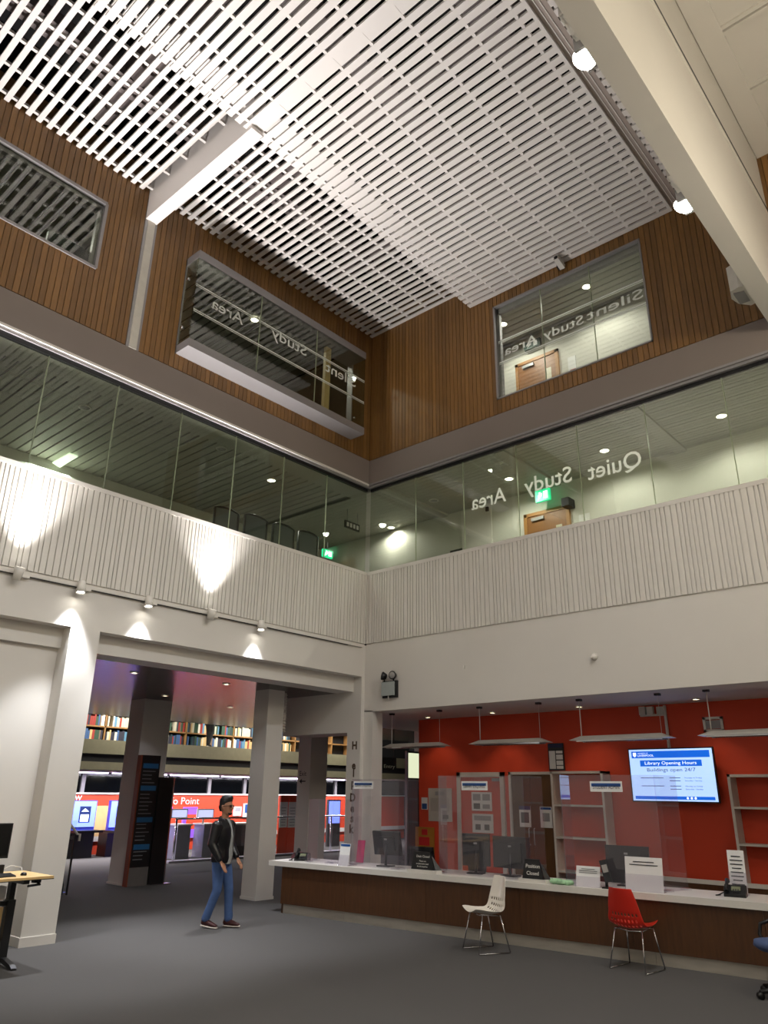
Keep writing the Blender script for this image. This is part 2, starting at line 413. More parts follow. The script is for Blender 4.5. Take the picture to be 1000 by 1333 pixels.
# ---- hanging wall on the far side of the atrium and the panelled ceiling beyond it
hw = struct('wall_hanging', MB().box(8.40, 8.65, YL, 0, 8.60, 13.4), CREAM, 'deep plain hanging wall with a flat underside along the atrium', 'wall')
part('soffit', MB().box(8.385, 8.655, YL, 0, 8.585, 8.602), BEAMG, hw)
part('groove', MB().box(8.648, 8.666, YL, 0, 10.62, 10.70), DARK, hw); part('groove_bead', MB().box(8.648, 8.672, YL, 0, 10.56, 10.60), CREAM, hw)
pc = struct('ceiling_panelled', MB().box(8.65, XR, YL, 0, 11.85, 11.95), CREAM, 'cream panelled ceiling beside the hanging wall', 'ceiling')
for k in range(9): part('cover_batten', MB().box(8.98, 10.4, -1.5-k*1.2, -1.44-k*1.2, 11.82, 11.86).box(8.98, 10.4, -1.42-k*1.2, -1.36-k*1.2, 11.80, 11.86), CREAM, pc)
part('margin_board', MB().box(8.66, 8.98, YL, 0, 11.80, 11.86), CREAM, pc)
part('edge_beam', MB().box(10.4, 10.9, YL, 0, 11.4, 11.86), FASC, pc)

# ---- rest of the hall behind the camera (closes the room for bounce and reflections)
struct('wall_back', MB().box(-.7, XR, -13.3, -13.0, 0, 13.4), WHITE, 'white wall closing the hall at the rear')
struct('wall_side', MB().box(XR, XR+.3, -13.3, .4, 0, 13.4), WHITE, 'white side wall of the hall')

# ---- galleries behind the glass, level one
PLK = mat('gallery_ceiling', (178, 177, 165), .55, noise=.02)
def planks(parent, x0, x1, y0, y1, z, pitch, gap, m=PLK):
    b = MB().box(0, x1-x0, 0, pitch-gap, 0, .03).mesh('plank', m); n = int((y1-y0)/pitch)
    for i in range(n):
        o = link('plank', b, parent); o.location = (x0, y0+i*pitch, z)
ZG = 8.14
GW = mat('gallery_wall', (206, 205, 194), .7, noise=.01); GD = GW
gr = struct('ceiling_gallery', MB().box(-4, XR, .12, 2.4, ZG+.04, ZG+.1).box(-4, -.12, YL, .12, ZG+.04, ZG+.1), mat('gallery_ceiling_back', (120, 119, 110), .8), 'pale plank ceiling of the first gallery behind the glass', 'ceiling')
planks(gr, -4, XR, .14, 2.4, ZG, .15, .012)
planks(gr, -4, -.14, -9.6, .12, ZG, .20, .035)
for xx in (.2, 3.2, 5.9): part('ceiling_beam', MB().box(xx, xx+.22, .14, 2.38, ZG-.05, ZG+.0), PLK, gr)
part('margin_board', MB().box(-.62, -.14, -9.6, .12, ZG-.03, ZG), PLK, gr)
struct('wall_gallery_right', MB().box(-1.3, XR, 2.38, 2.5, 5.1, 8.2), GW, 'cream back wall of the bright gallery behind the glass')
struct('wall_gallery_left', MB().box(-4.1, -4.0, YL, 2.5, 5.1, 8.2).box(-4.0, -1.3, 2.42, 2.52, 5.1, 8.2), GD, 'dim back wall of the dim gallery behind the glass')
struct('floor_gallery', MB().box(-4, XR, .4, 2.5, 5.0, 5.12).box(-4, -.4, YL, 2.5, 5.0, 5.12), CARPET, 'grey gallery floor behind the ribbed parapet', 'floor')
# level two rooms
u2 = struct('ceiling_upper_room', MB().box(-4.5, XR, .16, 2.5, 12.08, 12.15).box(-4.5, -.16, YL, .16, 12.2, 12.28), mat('upper_ceiling_back', (120, 118, 108), .8), 'pale plank ceiling of the upper study rooms', 'ceiling')
planks(u2, 0, XR, .17, 2.4, 12.04, .19, .016); planks(u2, -4.4, -.17, -9.6, .0, 12.12, .21, .05)
struct('wall_upper_room_right', MB().box(-.16, XR, 2.4, 2.5, 8.83, 12.1), GW, 'cream back wall of the bright upper study room')
struct('wall_upper_room_left', MB().box(-4.5, -4.4, YL, 2.5, 8.83, 12.2), GD, 'dim back wall of the dim upper study room')
struct('floor_upper_room', MB().box(-4.5, XR, .4, 2.5, 8.7, 8.82).box(-4.5, -.4, YL, 2.5, 8.7, 8.82), CARPET, 'floor of the upper study rooms', 'floor')

# ---- glazing
def pane_l(parent, y0, y1, z0, z1, x, m=GLASS, t=.014): part('pane', MB().box(x-t/2, x+t/2, y0+.003, y1-.003, z0, z1), m, parent)
def pane_r(parent, x0, x1, z0, z1, y, m=GLASS, t=.014): part('pane', MB().box(x0+.003, x1-.003, y-t/2, y+t/2, z0, z1), m, parent)
JOINT = mat('pane_edge', (150, 160, 130), .3)
g1 = thing('window_1', 'frameless glass screen of the dim gallery above the ribbed parapet', 'window', (-.07, -5, ZP), kind='structure')
jl = [0, -1.22, -2.41, -3.6, -4.8, -6.02, -7.2, -8.4, -9.6]
for a, b_ in zip(jl[1:], jl[:-1]):
    pane_l(g1, a, b_, ZP, ZF-.06, -.07); part('pane_edge', MB().box(-.078, -.062, a-.006, a+.006, ZP, ZF-.06), JOINT, g1)
g2 = thing('window_2', 'frameless glass screen of the bright gallery lettered Quiet Study Area', 'window', (5, .07, ZP), kind='structure')
jr = [0, 1.28, 2.5, 3.73, 5.0, 6.25, 7.53, 8.8, 10]
for a, b_ in zip(jr[:-1], jr[1:]):
    pane_r(g2, a, b_, ZP, ZF-.06, .07); part('pane_edge', MB().box(b_-.006, b_+.006, .062, .078, ZP, ZF-.06), JOINT, g2)
# mirrored lettering (read from inside the gallery)
def word_r(parent, s, ua, va, ub, vb, y, m=LETTER, h=None):
    a = ony(ua, va, y); b_ = ony(ub, vb, y); wdt = abs(b_.x-a.x)
    text(s, m, parent, (max(a.x, b_.x), y, (a.z+b_.z)/2), (-1, 0, 0), (0, 0, 1), height=h, width=wdt, bold=.008)
def word_l(parent, s, ua, va, ub, vb, x, m=LETTER, h=None):
    a = onx(ua, va, x); b_ = onx(ub, vb, x)
    text(s, m, parent, (x, max(a.y, b_.y), (a.z+b_.z)/2), (0, -1, 0), (0, 0, 1), height=h, width=abs(b_.y-a.y), bold=.008)
word_r(g2, 'Quiet', 766, 625, 836, 606, .05, h=.30); word_r(g2, 'Study', 683, 642, 745, 627, .05, h=.30); word_r(g2, 'Area', 614, 663, 659, 653, .05, h=.30)

w3 = thing('window_3', 'flush metal framed window in the timber boards beside the pale strip', 'window', (-.05, -8.5, W3[2]), kind='structure')
y0, y1, z0, z1 = W3
part('frame', MB().box(-.12, .02, y0, y1, z1-.03, z1+.03).box(-.12, .02, y0, y1, z0-.03, z0+.02).box(-.12, .02, y1-.03, y1+.02, z0, z1), STEEL, w3)
part('reveal', MB().box(-.14, -.06, y0, y1, z1-.12, z1-.03).box(-.14, -.06, y1-.09, y1-.03, z0, z1-.03), STEEL, w3)
pane_l(w3, y0, y1, z0+.02, z1-.03, -.05)
# bay window
wb = thing('window_4', 'projecting glazed bay lettered Silent Study Area in the timber boards', 'window', (.2, -2.9, BAY[2]), kind='structure')
y0, y1, z0, z1 = BAY; D = .40
part('head_frame', MB().box(-.14, D, y0, y1, z1-.17, z1), STEEL, wb)
part('sill_frame', MB().box(-.14, D, y0, y1, z0, z0+.16), STEEL, wb)
part('wall_channel', MB().box(-.14, .015, y0, y0+.03, z0, z1).box(-.14, .015, y1-.03, y1, z0, z1), STEEL, wb)
xs_ = [y0, y0+1.51, y0+3.02, y1]
for a, b_ in zip(xs_[:-1], xs_[1:]): pane_l(wb, a, b_, z0+.16, z1-.17, D-.02)
for a in xs_[1:3]: part('pane_edge', MB().box(D-.028, D-.012, a-.008, a+.008, z0+.16, z1-.17), JOINT, wb)
for yy in (y0+.012, y1-.012): part('side_pane', MB().box(.0, D-.02, yy-.006, yy+.006, z0+.16, z1-.17), GLASS, wb)
for yy in (y0+.02, y1-.02):
    for zz in (z0+.5, z1-.5): part('glass_clip', MB().lathe([(.0, -.03), (.03, -.03), (.03, .02), (.0, .03)], (.1, yy, zz), (0, 1, 0), 10), CHROME, wb)
XB = D-.009
word_l(wb, 'Area', 275, 400, 316, 423, XB, h=.23); word_l(wb, 'Study', 353, 440, 399, 462, XB, h=.23); word_l(wb, 'Silent', 424, 484, 463, 503, XB, h=.23)
def strip_l(parent, u, v, x, y0, y1):
    z = onx(u, v, x).z
    part('frosted_strip', MB().box(x-.001, x+.001, y0+.02, y1-.02, z-.025, z).box(x-.001, x+.001, y0+.02, y1-.02, z-.055, z-.042), FROST, parent)
strip_l(wb, 262, 372, XB, y0, y1); strip_l(wb, 258, 404, XB, y0, y1)
part('bay_post', MB().box(.02, .1, y1-.95, y1-.80, z0+.16, z1-.17), mat('pale_wood_post', (220, 195, 140), .5), wb)
# right upper window
w5 = thing('window_5', 'metal framed window lettered Silent Study Area in the timber boards by the floodlights', 'window', (5, .05, WINR[2]), kind='structure')
x0, x1, z0, z1 = WINR
part('frame', MB().box(x0, x1, -.02, .14, z1-.04, z1).box(x0, x1, -.02, .14, z0, z0+.03).box(x0, x0+.04, -.02, .14, z0, z1).box(x1-.03, x1, -.02, .14, z0, z1), STEEL, w5)
part('reveal', MB().box(x0+.04, x1, .06, .14, z1-.16, z1-.04).box(x0+.04, x0+.10, .06, .14, z0, z1-.04), STEEL, w5)
xj = [x0+.04, 4.49, 5.54, x1-.03]
for a, b_ in zip(xj[:-1], xj[1:]): pane_r(w5, a, b_, z0+.03, z1-.04, .05, CLEAR)
for a in xj[1:3]: part('pane_edge', MB().box(a-.008, a+.008, .042, .058, z0+.03, z1-.04), JOINT, w5)
word_r(w5, 'Area', 657, 462, 700, 446, .04, h=.20); word_r(w5, 'Study', 708, 442, 760, 421, .04, h=.20); word_r(w5, 'Silent', 764, 416, 838, 388, .04, h=.20)
for v in (442, 470):
    z = ony(655, v, .04).z
    part('frosted_strip', MB().box(x0+.06, x1-.05, .038, .041, z-.03, z).box(x0+.06, x1-.05, .038, .041, z-.06, z-.047), FROST, w5)

# ---- low hall beyond the opening
lc = struct('ceiling_low', MB().box(-9.4, -.30, -12.9, -.09, 3.757, 3.80).box(-9.4, -2.3, -.09, 13.0, 3.757, 3.80), METALC, 'dark glossy metal ceiling of the low hall reflecting coloured light', 'ceiling')
MZ = thing('wall_mezzanine', 'olive mezzanine front with a dark stripe under the bookshelves', 'wall', (-10.9, 4, 0), kind='structure')
part('upper_band', MB().box(-11.6, -10.7, -8, 16, 2.80, 3.19), OLIVE, MZ); part('dark_stripe', MB().box(-11.6, -10.75, -8, 16, 2.58, 2.80), DARK, MZ)
part('lower_band', MB().box(-11.6, -10.7, -8, 16, 2.36, 2.58), OLIVE, MZ)
part('shelf_backing', MB().box(-12.2, -12.1, -8, 16, 3.1, 6), DARK, MZ)
FWL = thing('wall_far', 'orange far wall with a glazed strip over it behind the kiosks', 'wall', (-12.4, 4, 0), kind='structure')
part('orange_panel', MB().box(-12.5, -12.4, -8, 16, 0, 1.72), ORANGE, FWL)
part('glazed_strip', MB().box(-12.5, -12.42, -8, 16, 1.72, 2.36), mat('night_glass', (10, 12, 14), .08), FWL)
for k in range(14): part('glazing_bar', MB().box(-12.43, -12.36, -7+k*1.55, -6.88+k*1.55, 1.72, 2.36), STEEL, FWL)
part('trunking', MB().box(-12.41, -12.33, -8, 16, .36, .50), SOLID, FWL)
part('capping', MB().box(-12.45, -12.34, -8, 16, 1.69, 1.74), SOLID, FWL)
struct('ceiling_far', MB().box(-12.5, -10.75, -8, 16, 2.33, 2.37), mat('far_ceiling', (150, 140, 140), .6), 'pale ceiling under the mezzanine over the kiosks', 'ceiling')
struct('wall_hall_left', MB().box(-14, -.7, -9.0, -8.8, 0, 6), WHITE, 'wall closing the low hall behind the bright column')
struct('wall_hall_right', MB().box(-14, -.2, 16, 16.2, 0, 6), DARK, 'wall closing the low hall beyond the kiosks')
# ---- help desk room
struct('ceiling_desk', MB().box(-2.3, XR, .4, 5.5, 3.36, 3.42), GREYC, 'grey ceiling of the help desk area', 'ceiling')
struct('wall_orange', MB().box(-.22, XR, 2.0, 2.15, 0, 3.36), ORANGE, 'deep orange back wall of the help desk')

# ================================================================== LAMPS
# ---- track rail with spot heads along the left wall
rail = thing('lighting_track', 'slim white lighting track along the foot of the ribbed parapet', 'light track', (.05, -5, 4.63))
part('rail', MB().box(.005, .055, -9.4, -.13, 4.615, 4.655), WHITE, rail)
part('slot', MB().box(.015, .045, -9.4, -.55, 4.606, 4.616), BLACK, rail)
part('coving', MB().box(.0, .03, -9.4, -.13, 4.655, 4.68), WHITE, rail)
HEADW = mat('lamp_body_white', (216, 212, 204), .45)
def track_head(y, up, label, name='track_spotlight'):
    t = thing(name, label, 'spotlight', (.10, y, 4.55), group='spotlights on the track under the ribbed parapet')
    sg = 1 if up else -1
    part('adapter', MB().box(.01, .07, y+.03, y+.19, 4.585, 4.618), HEADW, t)
    part('arm', MB().tube([(.06, y+.05, 4.60), (.12, y+.02, 4.60)], .012), HEADW, t)
    c = Vector((.14, y, 4.60)); ax = (Vector((.34, 0, 1)) if up else Vector((.12, -.04, -1))).normalized()
    part('housing', MB().lathe([(.001, -.09), (.05, -.085), (.062, .0), (.072, .09), (.062, .09), (.055, .06), (.001, .055)], c, ax, 20), HEADW, t)
    part('lens', MB().lathe([(.001, .060), (.056, .060), (.056, .066), (.001, .066)], c, ax, 16), LAMPW, t)
    return t, c+ax*.11, ax
UPC = (1, .95, .93); DNC = (.93, .95, 1)
for y, lab in ((-7.12, 'white track spotlight turned up by the sit-stand desk end'), (-3.93, 'white track spotlight turned up between two downward heads'), (-9.3, 'white track spotlight turned up at the far end of the track')):
    off = y < -9; t, c, ax = track_head(y, True, lab, 'track_spotlight_offscreen' if off else 'track_spotlight')
    spot(c, ax, 1050, 92, .9, UPC, .08, 'track_uplight_offscreen' if off else 'track_uplight')
for y, lab in ((-6.21, 'white track spotlight turned down above the bright column'), (-5.1, 'white track spotlight turned down above the opening beside the column'), (-2.86, 'white track spotlight turned down nearest the corner pillar')):
    t, c, ax = track_head(y, False, lab)
    spot(c, ax, 330, 70, .55, DNC, .06, 'track_downlight')
# ---- floodlights on the hanging wall
def flood(y, z, label, d, name='floodlight'):
    t = thing(name, label, 'floodlight', (8.25, y, z-.2), group='floodlights on the hanging wall')
    part('gear_box', MB().box(8.18, 8.40, y-.52, y-.14, z-.02, z+.16), HEADW, t)
    part('bracket', MB().box(8.15, 8.30, y-.16, y-.13, z-.14, z+.04).box(8.15, 8.30, y+.13, y+.16, z-.14, z+.04).box(8.15, 8.20, y-.16, y+.16, z+.02, z+.05), SILVER, t)
    ax = Vector(d).normalized(); c = Vector((8.20, y, z-.08))
    part('housing', MB().lathe([(.001, -.14), (.07, -.13), (.10, -.04), (.135, .04), (.12, .045)], c, ax, 20), HEADW, t)
    part('lens', MB().lathe([(.001, .035), (.122, .035), (.122, .05), (.001, .06)], c, ax, 20), LAMPW, t)
    return c+ax*.09
for y, lab in ((-5.62, 'round white floodlight beside the service channel'), (-2.90, 'round white floodlight nearest the end timber wall'), (-8.4, 'round white floodlight at the near end of the hanging wall'), (-11.0, 'round white floodlight by the rear wall')):
    nm = {-8.4: 'floodlight_near_offscreen', -11.0: 'floodlight_rear_offscreen'}.get(y, 'floodlight')
    c = flood(y, 9.15, lab, (-.36, -.20, -.90), nm)
    spot(c, (-.36, -.20, -.90), 320, 140, .7, (.98, .98, 1), .12, nm.replace('floodlight', 'flood_beam'))
# unseen lamps inferred from the lit side bay; their globe fittings are added
def globe(x, y, z, power, tail):
    t = thing('added_globe_lamp_%s' % tail, 'added white globe lamp for the unseen bay beside the atrium', 'lamp', (x, y, z), group='added globe lamps in the side bay')
    part('shade', MB().lathe([(.02, -.2), (.14, -.15), (.2, 0), (.14, .15), (.02, .2)], (x, y, z), n=16), LAMPS, t)
    part('stem', MB().tube([(x, y, z+.19), (x, y, 11.83)], .012), SILVER, t)
    point((x, y, z-.45), power, (1, .90, .72), .2, 'side_bay_lamp_%s' % tail)
globe(11.6, -3.6, 8.0, 200, 'offscreen'); globe(11.5, -9.0, 8.0, 160, 'rear_offscreen')
# ---- recessed downlights
RIM = mat('downlight_rim', (220, 218, 205), .3, metal=.4)
def downlight(x, y, z, label, group, power=0, lit=True, ang=110, r=.085, col=(1, .97, .89), tail=''):
    t = thing('downlight'+tail, label, 'downlight', (x, y, z-.03), group=group)
    part('rim', MB().lathe([(r, .0), (r+.03, .0), (r+.028, -.012), (r, -.018)], (x, y, z), n=20, caps=False), RIM, t)
    part('lens', MB().lathe([(.001, -.008), (r, -.008), (r, -.004), (.001, -.004)], (x, y, z), n=16), LAMPS if lit else SILVER, t)
    if power:
        spot((x, y, z-.03), (0, 0, -1), power, ang, .5, col, .06, 'downlight_beam'+tail)
GRL = 'bright round downlight in the bright gallery ceiling'; GLL = 'round downlight in the dim gallery ceiling'
for x in (2.71, 4.88, 7.08): downlight(x, 1.45, ZG, GRL, 'downlights in the bright gallery', 84, ang=165)
downlight(.71, 1.43, ZG, 'unlit round downlight in the bright gallery ceiling', 'downlights in the bright gallery', 0, False)
downlight(9.3, 1.45, ZG, GRL, 'downlights in the bright gallery', 84, ang=165, tail='_offscreen')
downlight(-1.26, -1.74, ZG, 'bright round downlight over the chairs of the dim gallery', 'downlights in the dim gallery', 110, ang=165)
downlight(-1.26, 2.2, ZG, 'bright round downlight at the corner where the galleries meet', 'downlights in the dim gallery', 70, ang=165)
downlight(-.8, -3.4, ZG, GLL+' beside the chairs', 'downlights in the dim gallery', 0, False)
downlight(-1.28, -5.99, ZG, GLL+' away from the chairs', 'downlights in the dim gallery', 0, False)
for x in (2.73, 4.83): downlight(x, 1.5, 12.04, 'bright downlight inside the bright upper study room', 'downlights in the upper study room', 85, True, 165)
downlight(-1.6, -2.3, 12.10, 'bright downlight inside the glazed bay room', 'downlights in the bay room', 75, True, 165)
downlight(-2.2, -8.2, 12.10, 'unseen downlight added to light the room behind the flush upper window', 'downlights in the bay room', 75, True, 165, tail='_offscreen')  # unseen lamp, added to brighten the room behind this window
for u, v in ((493, 943), (557, 933), (641, 927), (754, 919), (906, 909)):
    p = onz(u, v, 3.36); downlight(p.x, p.y, 3.358, 'small round downlight over the help desk', 'downlights over the help desk', 12, True, 100, .05, (1, .8, .6))
for u, v in ((175, 875), (295, 890), (215, 905), (300, 920), (178, 925)):
    p = onz(u, v, 3.757); downlight(p.x, p.y, 3.755, 'small downlight in the dark metal ceiling', 'downlights in the low hall', 16, True, 100, .05, (.95, .93, 1))
# ---- long pendant lights over the help desk
PEND = mat('pendant_shell', (190, 186, 178), .4, metal=.2)
for i, (xa, xb, xc) in enumerate(((.10, 1.62, .22), (2.25, 3.80, 2.36), (4.27, 5.92, 4.45), (6.35, 8.0, 6.5))):
    lab = ['slim pendant light beside the corner pillar', 'slim pendant light above the library enquiries sign', 'slim pendant light beside the large screen', 'slim pendant light above the white open shelf'][i]
    yy = .55-.04*i; z = 2.70
    t = thing('pendant_light', lab, 'pendant light', ((xa+xb)/2, yy, z), group='pendant lights over the help desk')
    part('shell', MB().prism([(xa, yy-.14, z), (xa, yy+.14, z), (xa+.18, yy+.05, z+.07), (xa+.18, yy-.05, z+.07)], (.0001, 0, 0)).add(
        [(xa, yy-.15, z), (xb, yy-.15, z), (xb, yy+.15, z), (xa, yy+.15, z), (xa+.16, yy-.04, z+.07), (xb-.16, yy-.04, z+.07), (xb-.16, yy+.04, z+.07), (xa+.16, yy+.04, z+.07)],
        [(0, 3, 2, 1), (4, 5, 6, 7), (0, 1, 5, 4), (1, 2, 6, 5), (2, 3, 7, 6), (3, 0, 4, 7)]), PEND, t)
    lv = MB()
    for k in range(int((xb-xa-.3)/.05)): lv.box(xa+.15+k*.05, xa+.155+k*.05, yy-.11, yy+.11, z-.02, z+.0)
    lv.box(xa+.12, xb-.12, yy-.115, yy-.11, z-.022, z).box(xa+.12, xb-.12, yy+.11, yy+.115, z-.022, z)
    part('louvre', lv, CHROME, t)
    for xx in (xa+.16, xb-.16):
        part('cord', MB().tube([(xx, yy, z+.06), (xx, yy, 3.36)], .008 if xx < xa+.2 else .003, 6), SOLID, t)
        part('ceiling_rose', MB().box(xx-.04, xx+.04, yy-.04, yy+.04, 3.325, 3.36), BLACK, t)
# ---- light of the low hall: fluorescent strips under the mezzanine
for k in range(9):
    y = -4+k*2.0
    t = thing('strip_light', 'fluorescent strip light under the mezzanine', 'strip light', (-11.2, y, 2.29), group='strip lights under the mezzanine')
    part('body', MB().box(-11.3, -11.1, y-.95, y+.95, 2.30, 2.335), SOLID, t)
    part('tube', MB().box(-11.27, -11.13, y-.9, y+.9, 2.27, 2.30), mat('tube_lilac', (235, 225, 255), .5, emit=6.), t)
    area((-11.2, y, 2.26), (0, 0, -1), 66, .15, 1.8, (.95, .92, 1), 'strip_light_tube')
for y in (-3, 1.5, 6, 10):
    area((-10.2, y, 5.6), (-.8, 0, -.7), 170, .3, 2, (1, .95, .85), 'mezzanine_lamp_%d_offscreen' % (y+4))

# ================================================================== HELP DESK
SL = .095; DX = Vector((1, SL, 0)).normalized(); DY = Vector((-SL, 1, 0)).normalized()
def cpt(s, t, z): p = Vector((0, -2.02, z)); return p + DX*s + DY*t      # s along the counter, t behind its front edge
ZT = .77
def cbox(mb, s0, s1, t0, t1, z0, z1):
    a = cpt((s0+s1)/2, (t0+t1)/2, (z0+z1)/2); return mb.obox(a, DX, DY, (0, 0, 1), (s1-s0)/2, (t1-t0)/2, (z1-z0)/2)
wt = single('worktop', cbox(MB(), -.22, 9.2, 0, .85, ZT-.075, ZT), SOLID, 'long speckled white worktop of the help desk', 'worktop')
cf = thing('help_desk_base', 'dark walnut veneer front of the help desk on a steel plinth', 'counter', cpt(4.5, .4, 0))
st = 0.06
for wd in (1.35, 1.5, 1.5, 1.5, 1.5, 1.6): part('veneer_panel', cbox(MB(), st, st+wd-.004, .04, .07, .14, ZT-.075), DESKWOOD, cf); st += wd
st = 0.1
for wd in (1.3, 1.15, 1.2, 1.2, 1.2, 1.2, 1.7): part('plinth_panel', cbox(MB(), st, st+wd-.004, .07, .09, .0, .14), BRUSHED, cf); st += wd
part('end_panel', cbox(MB(), .06, .10, .07, .80, 0, ZT-.075), DESKWOOD, cf)
part('carcass', cbox(MB(), .12, 9.0, .10, .80, .0, ZT-.09), DARK, cf)

# acrylic screens standing on the worktop
def acrylic(segs, h, label, feet=True):
    """segs: list of (s,t) points of a folded sheet on the worktop"""
    c = cpt(*segs[0], ZT); o = thing('acrylic_screen', label, 'screen', c, group='clear screens on the help desk')
    for (a, b_) in zip(segs[:-1], segs[1:]):
        p = cpt(*a, ZT+.0); q = cpt(*b_, ZT+.0); d = (q-p).normalized(); n = Vector((-d.y, d.x, 0))
        part('sheet', MB().prism([p, q, q+Vector((0, 0, h)), p+Vector((0, 0, h))], n*.006), ACRYL, o)
        for e in (p, q):
            part('foot', MB().obox(e+Vector((0, 0, .012))+(-d if e is q else d)*.05+n*.003, d, n, (0, 0, 1), .05, .05, .012), ACRYL, o)
    return o
def s_of(u, v):                 # counter coordinate of a pixel seen on the worktop
    p = onz(u, v, ZT) - Vector((0, -2.02, ZT)); return p.dot(DX), p.dot(DY)
scA = acrylic([(1.26, .62), (1.34, .24), (2.28, .24), (2.40, .62)], 1.30, 'clear folded acrylic screen nearest the corner pillar')
scB = acrylic([(2.88, .70), (3.02, .24), (4.44, .24), (4.52, .70)], 1.35, 'clear folded acrylic screen with the library enquiries sign')
scC = acrylic([(4.94, .70), (5.00, .24), (6.30, .24), (6.44, .70)], 1.36, 'clear folded acrylic screen with the student admin sign')
scD = acrylic([(.34, .60), (.42, .24), (.95, .24), (1.08, .60)], .98, 'small clear acrylic screen at the end of the help desk')

def signboard(parent, ref, u0, v0, u1, v1, txt, hdr=.45):
    pass
def desk_sign(label, sc, s0, s1, t, z0, z1, txt):
    o = thing('counter_sign', label, 'sign', cpt((s0+s1)/2, t, z0), group='white signs on the clear screens')
    part('plate', cbox(MB(), s0, s1, t-.008, t-.001, z0, z1), PAPER, o)
    part('blue_band', cbox(MB(), s0+.02, s1-.02, t-.010, t-.007, z0+(z1-z0)*.5, z1-.025), BLUE, o)
    text(txt, PRINT, o, cpt((s0+s1)/2, t-.011, z0+.035), DX, (0, 0, 1), height=.05, width=(s1-s0)*.82, align='CENTER')
def on_c(u, v, t):              # place on the vertical sheet t behind the counter front
    p = onv(u, v, cpt(0, t, 0), cpt(5, t, 0)); q = p - Vector((0, -2.02, 0)); return q.dot(DX), p.z
def sign_px(label, u0, v0, u1, v1, txt, t=.24):
    s0, z1 = on_c(u0, v0, t); s1, z0 = on_c(u1, v1, t); desk_sign(label, None, s0, s1, t, z0, z1, txt)
sign_px('blue and white library enquiries sign on the second clear screen', 601, 1017, 635, 1029, 'LIBRARY ENQUIRIES')
sign_px('blue and white student admin sign on the third clear screen', 768, 1017, 811, 1031, 'STUDENT ADMIN')
sign_px('blue and white sign on the clear screen nearest the pillar', 461, 1017, 486, 1027, 'LIBRARY ENQUIRIES')

# notices standing on the worktop
def notice(label, u0, u1, vb, vt, lines, t=None, lean=.06, head=None):
    t0 = .10 if t is None else t; s0 = on_c(u0, vb, t0)[0]; s1 = on_c(u1, vb, t0)[0]; a = cpt(s0, t0, ZT); b_ = cpt(s1, t0, ZT); h = onv(u0, vt, a, b_).z-ZT
    o = thing('desk_notice', label, 'notice', (a+b_)/2, group='paper notices on the help desk')
    up = Vector((0, 0, 1))*h + DY*lean
    part('sheet', MB().prism([a, b_, b_+up, a+up], DY*.004), PAPER, o)
    n = up.normalized()
    for k in range(lines):
        f = .86-.09*k; c = a.lerp(b_, .5)+up*f-DY*.003; w_ = (b_-a).length*(.38 if k % 3 else .28)
        part('printed_line', MB().obox(c, DX, n, DY, w_, h*.012, .0015), PRINT, o)
    part('holder', MB().prism([a-DX*.01-DY*.02, b_+DX*.01-DY*.02, b_+DX*.01+DY*.09, a-DX*.01+DY*.09], (0, 0, .006)).prism([a-DX*.01-DY*.012, b_+DX*.01-DY*.012, b_+DX*.01-DY*.012+up*.5, a-DX*.01-DY*.012+up*.5], DY*.003), ACRYL, o)
    if head: part('blue_band', MB().obox(a.lerp(b_, .5)+up*.93-DY*.002, DX, n, DY, (b_-a).length*.46, h*.05, .002), BLUE, o)
    return o
notice('small white notice leaning beside the card reader', 750, 781, 1153, 1127, 3)
notice('large white notice standing on the worktop beside the red chair', 815, 864, 1157, 1115, 2)
notice('narrow tall white notice behind the desk phone', 952, 974, 1163, 1107, 8, t=.62)
notice('narrow white leaflet holder with blue header near the pillar', 440, 453, 1128, 1098, 0, head=True)
# pink leaflet behind it
p = cpt(1.06, .75, ZT); lf = thing('leaflet_holder', 'pink leaflet in a clear holder behind the narrow white one', 'leaflet', p)
part('leaflet', MB().prism([p, p+DX*.15, p+DX*.15+Vector((0, 0, .34))+DY*.05, p+Vector((0, 0, .34))+DY*.05], DY*.01), mat('pink_print', (190, 40, 96), .6), lf)
part('stand', MB().obox(p+DX*.075+Vector((0, 0, .01)), DX, DY, (0, 0, 1), .075, .06, .01), ACRYL, lf)

def toblerone(label, u0, u1, vb, vt, lines, tt=.03):
    t0 = tt; s0 = on_c(u0, vb, t0)[0]; s1 = on_c(u1, vb, t0)[0]; a = cpt(s0, t0, ZT); L = s1-s0; h = onv(u0, vt, a, a+DX).z-ZT
    o = thing('closed_sign', label, 'sign', a+DX*L/2, group='closed signs on the help desk')
    part('base', MB().obox(a+DX*L*.5+DY*.07+Vector((0, 0, .022)), DX, DY, (0, 0, 1), L*.52, .075, .022), SOLID, o)
    q = a+DX*.03+DY*.04+Vector((0, 0, .044)); hh = h-.044
    pts = [q, q+DX*L*.82, q+DX*L*.66+Vector((0, 0, hh*.75))+DY*.03, q+DX*L*.62+Vector((0, 0, hh))+DY*.04, q+DX*L*.08+Vector((0, 0, hh))+DY*.04]
    part('board', MB().prism(pts, DY*.03), BLACK, o)
    part('support', MB().prism([q+DX*L*.82+DY*.03, q+DX*L*.96+DY*.09, q+DX*L*.66+Vector((0, 0, hh*.8))+DY*.06], DY*.012), BLACK, o)
    for i, (s, f, hgt) in enumerate(lines):
        upv = (Vector((0, 0, hh))+DY*.04).normalized()
        text(s, SOLID, o, q+DX*L*.40+Vector((0, 0, hh*f))+DY*.04*f-DY*.006, DX, upv, height=hgt*hh, align='CENTER', bold=.01)
toblerone('black sign reading Position Closed on a white base', 676, 710, 1147, 1118, [('Position', .56, .19), ('Closed', .20, .19)])
toblerone('black sign reading Desk Closed behind the first clear screen', 531, 568, 1137, 1108, [('Desk Closed', .68, .13), ('Please use', .44, .085), ('an alternative desk', .29, .085), ('for all enquiries', .14, .085)])

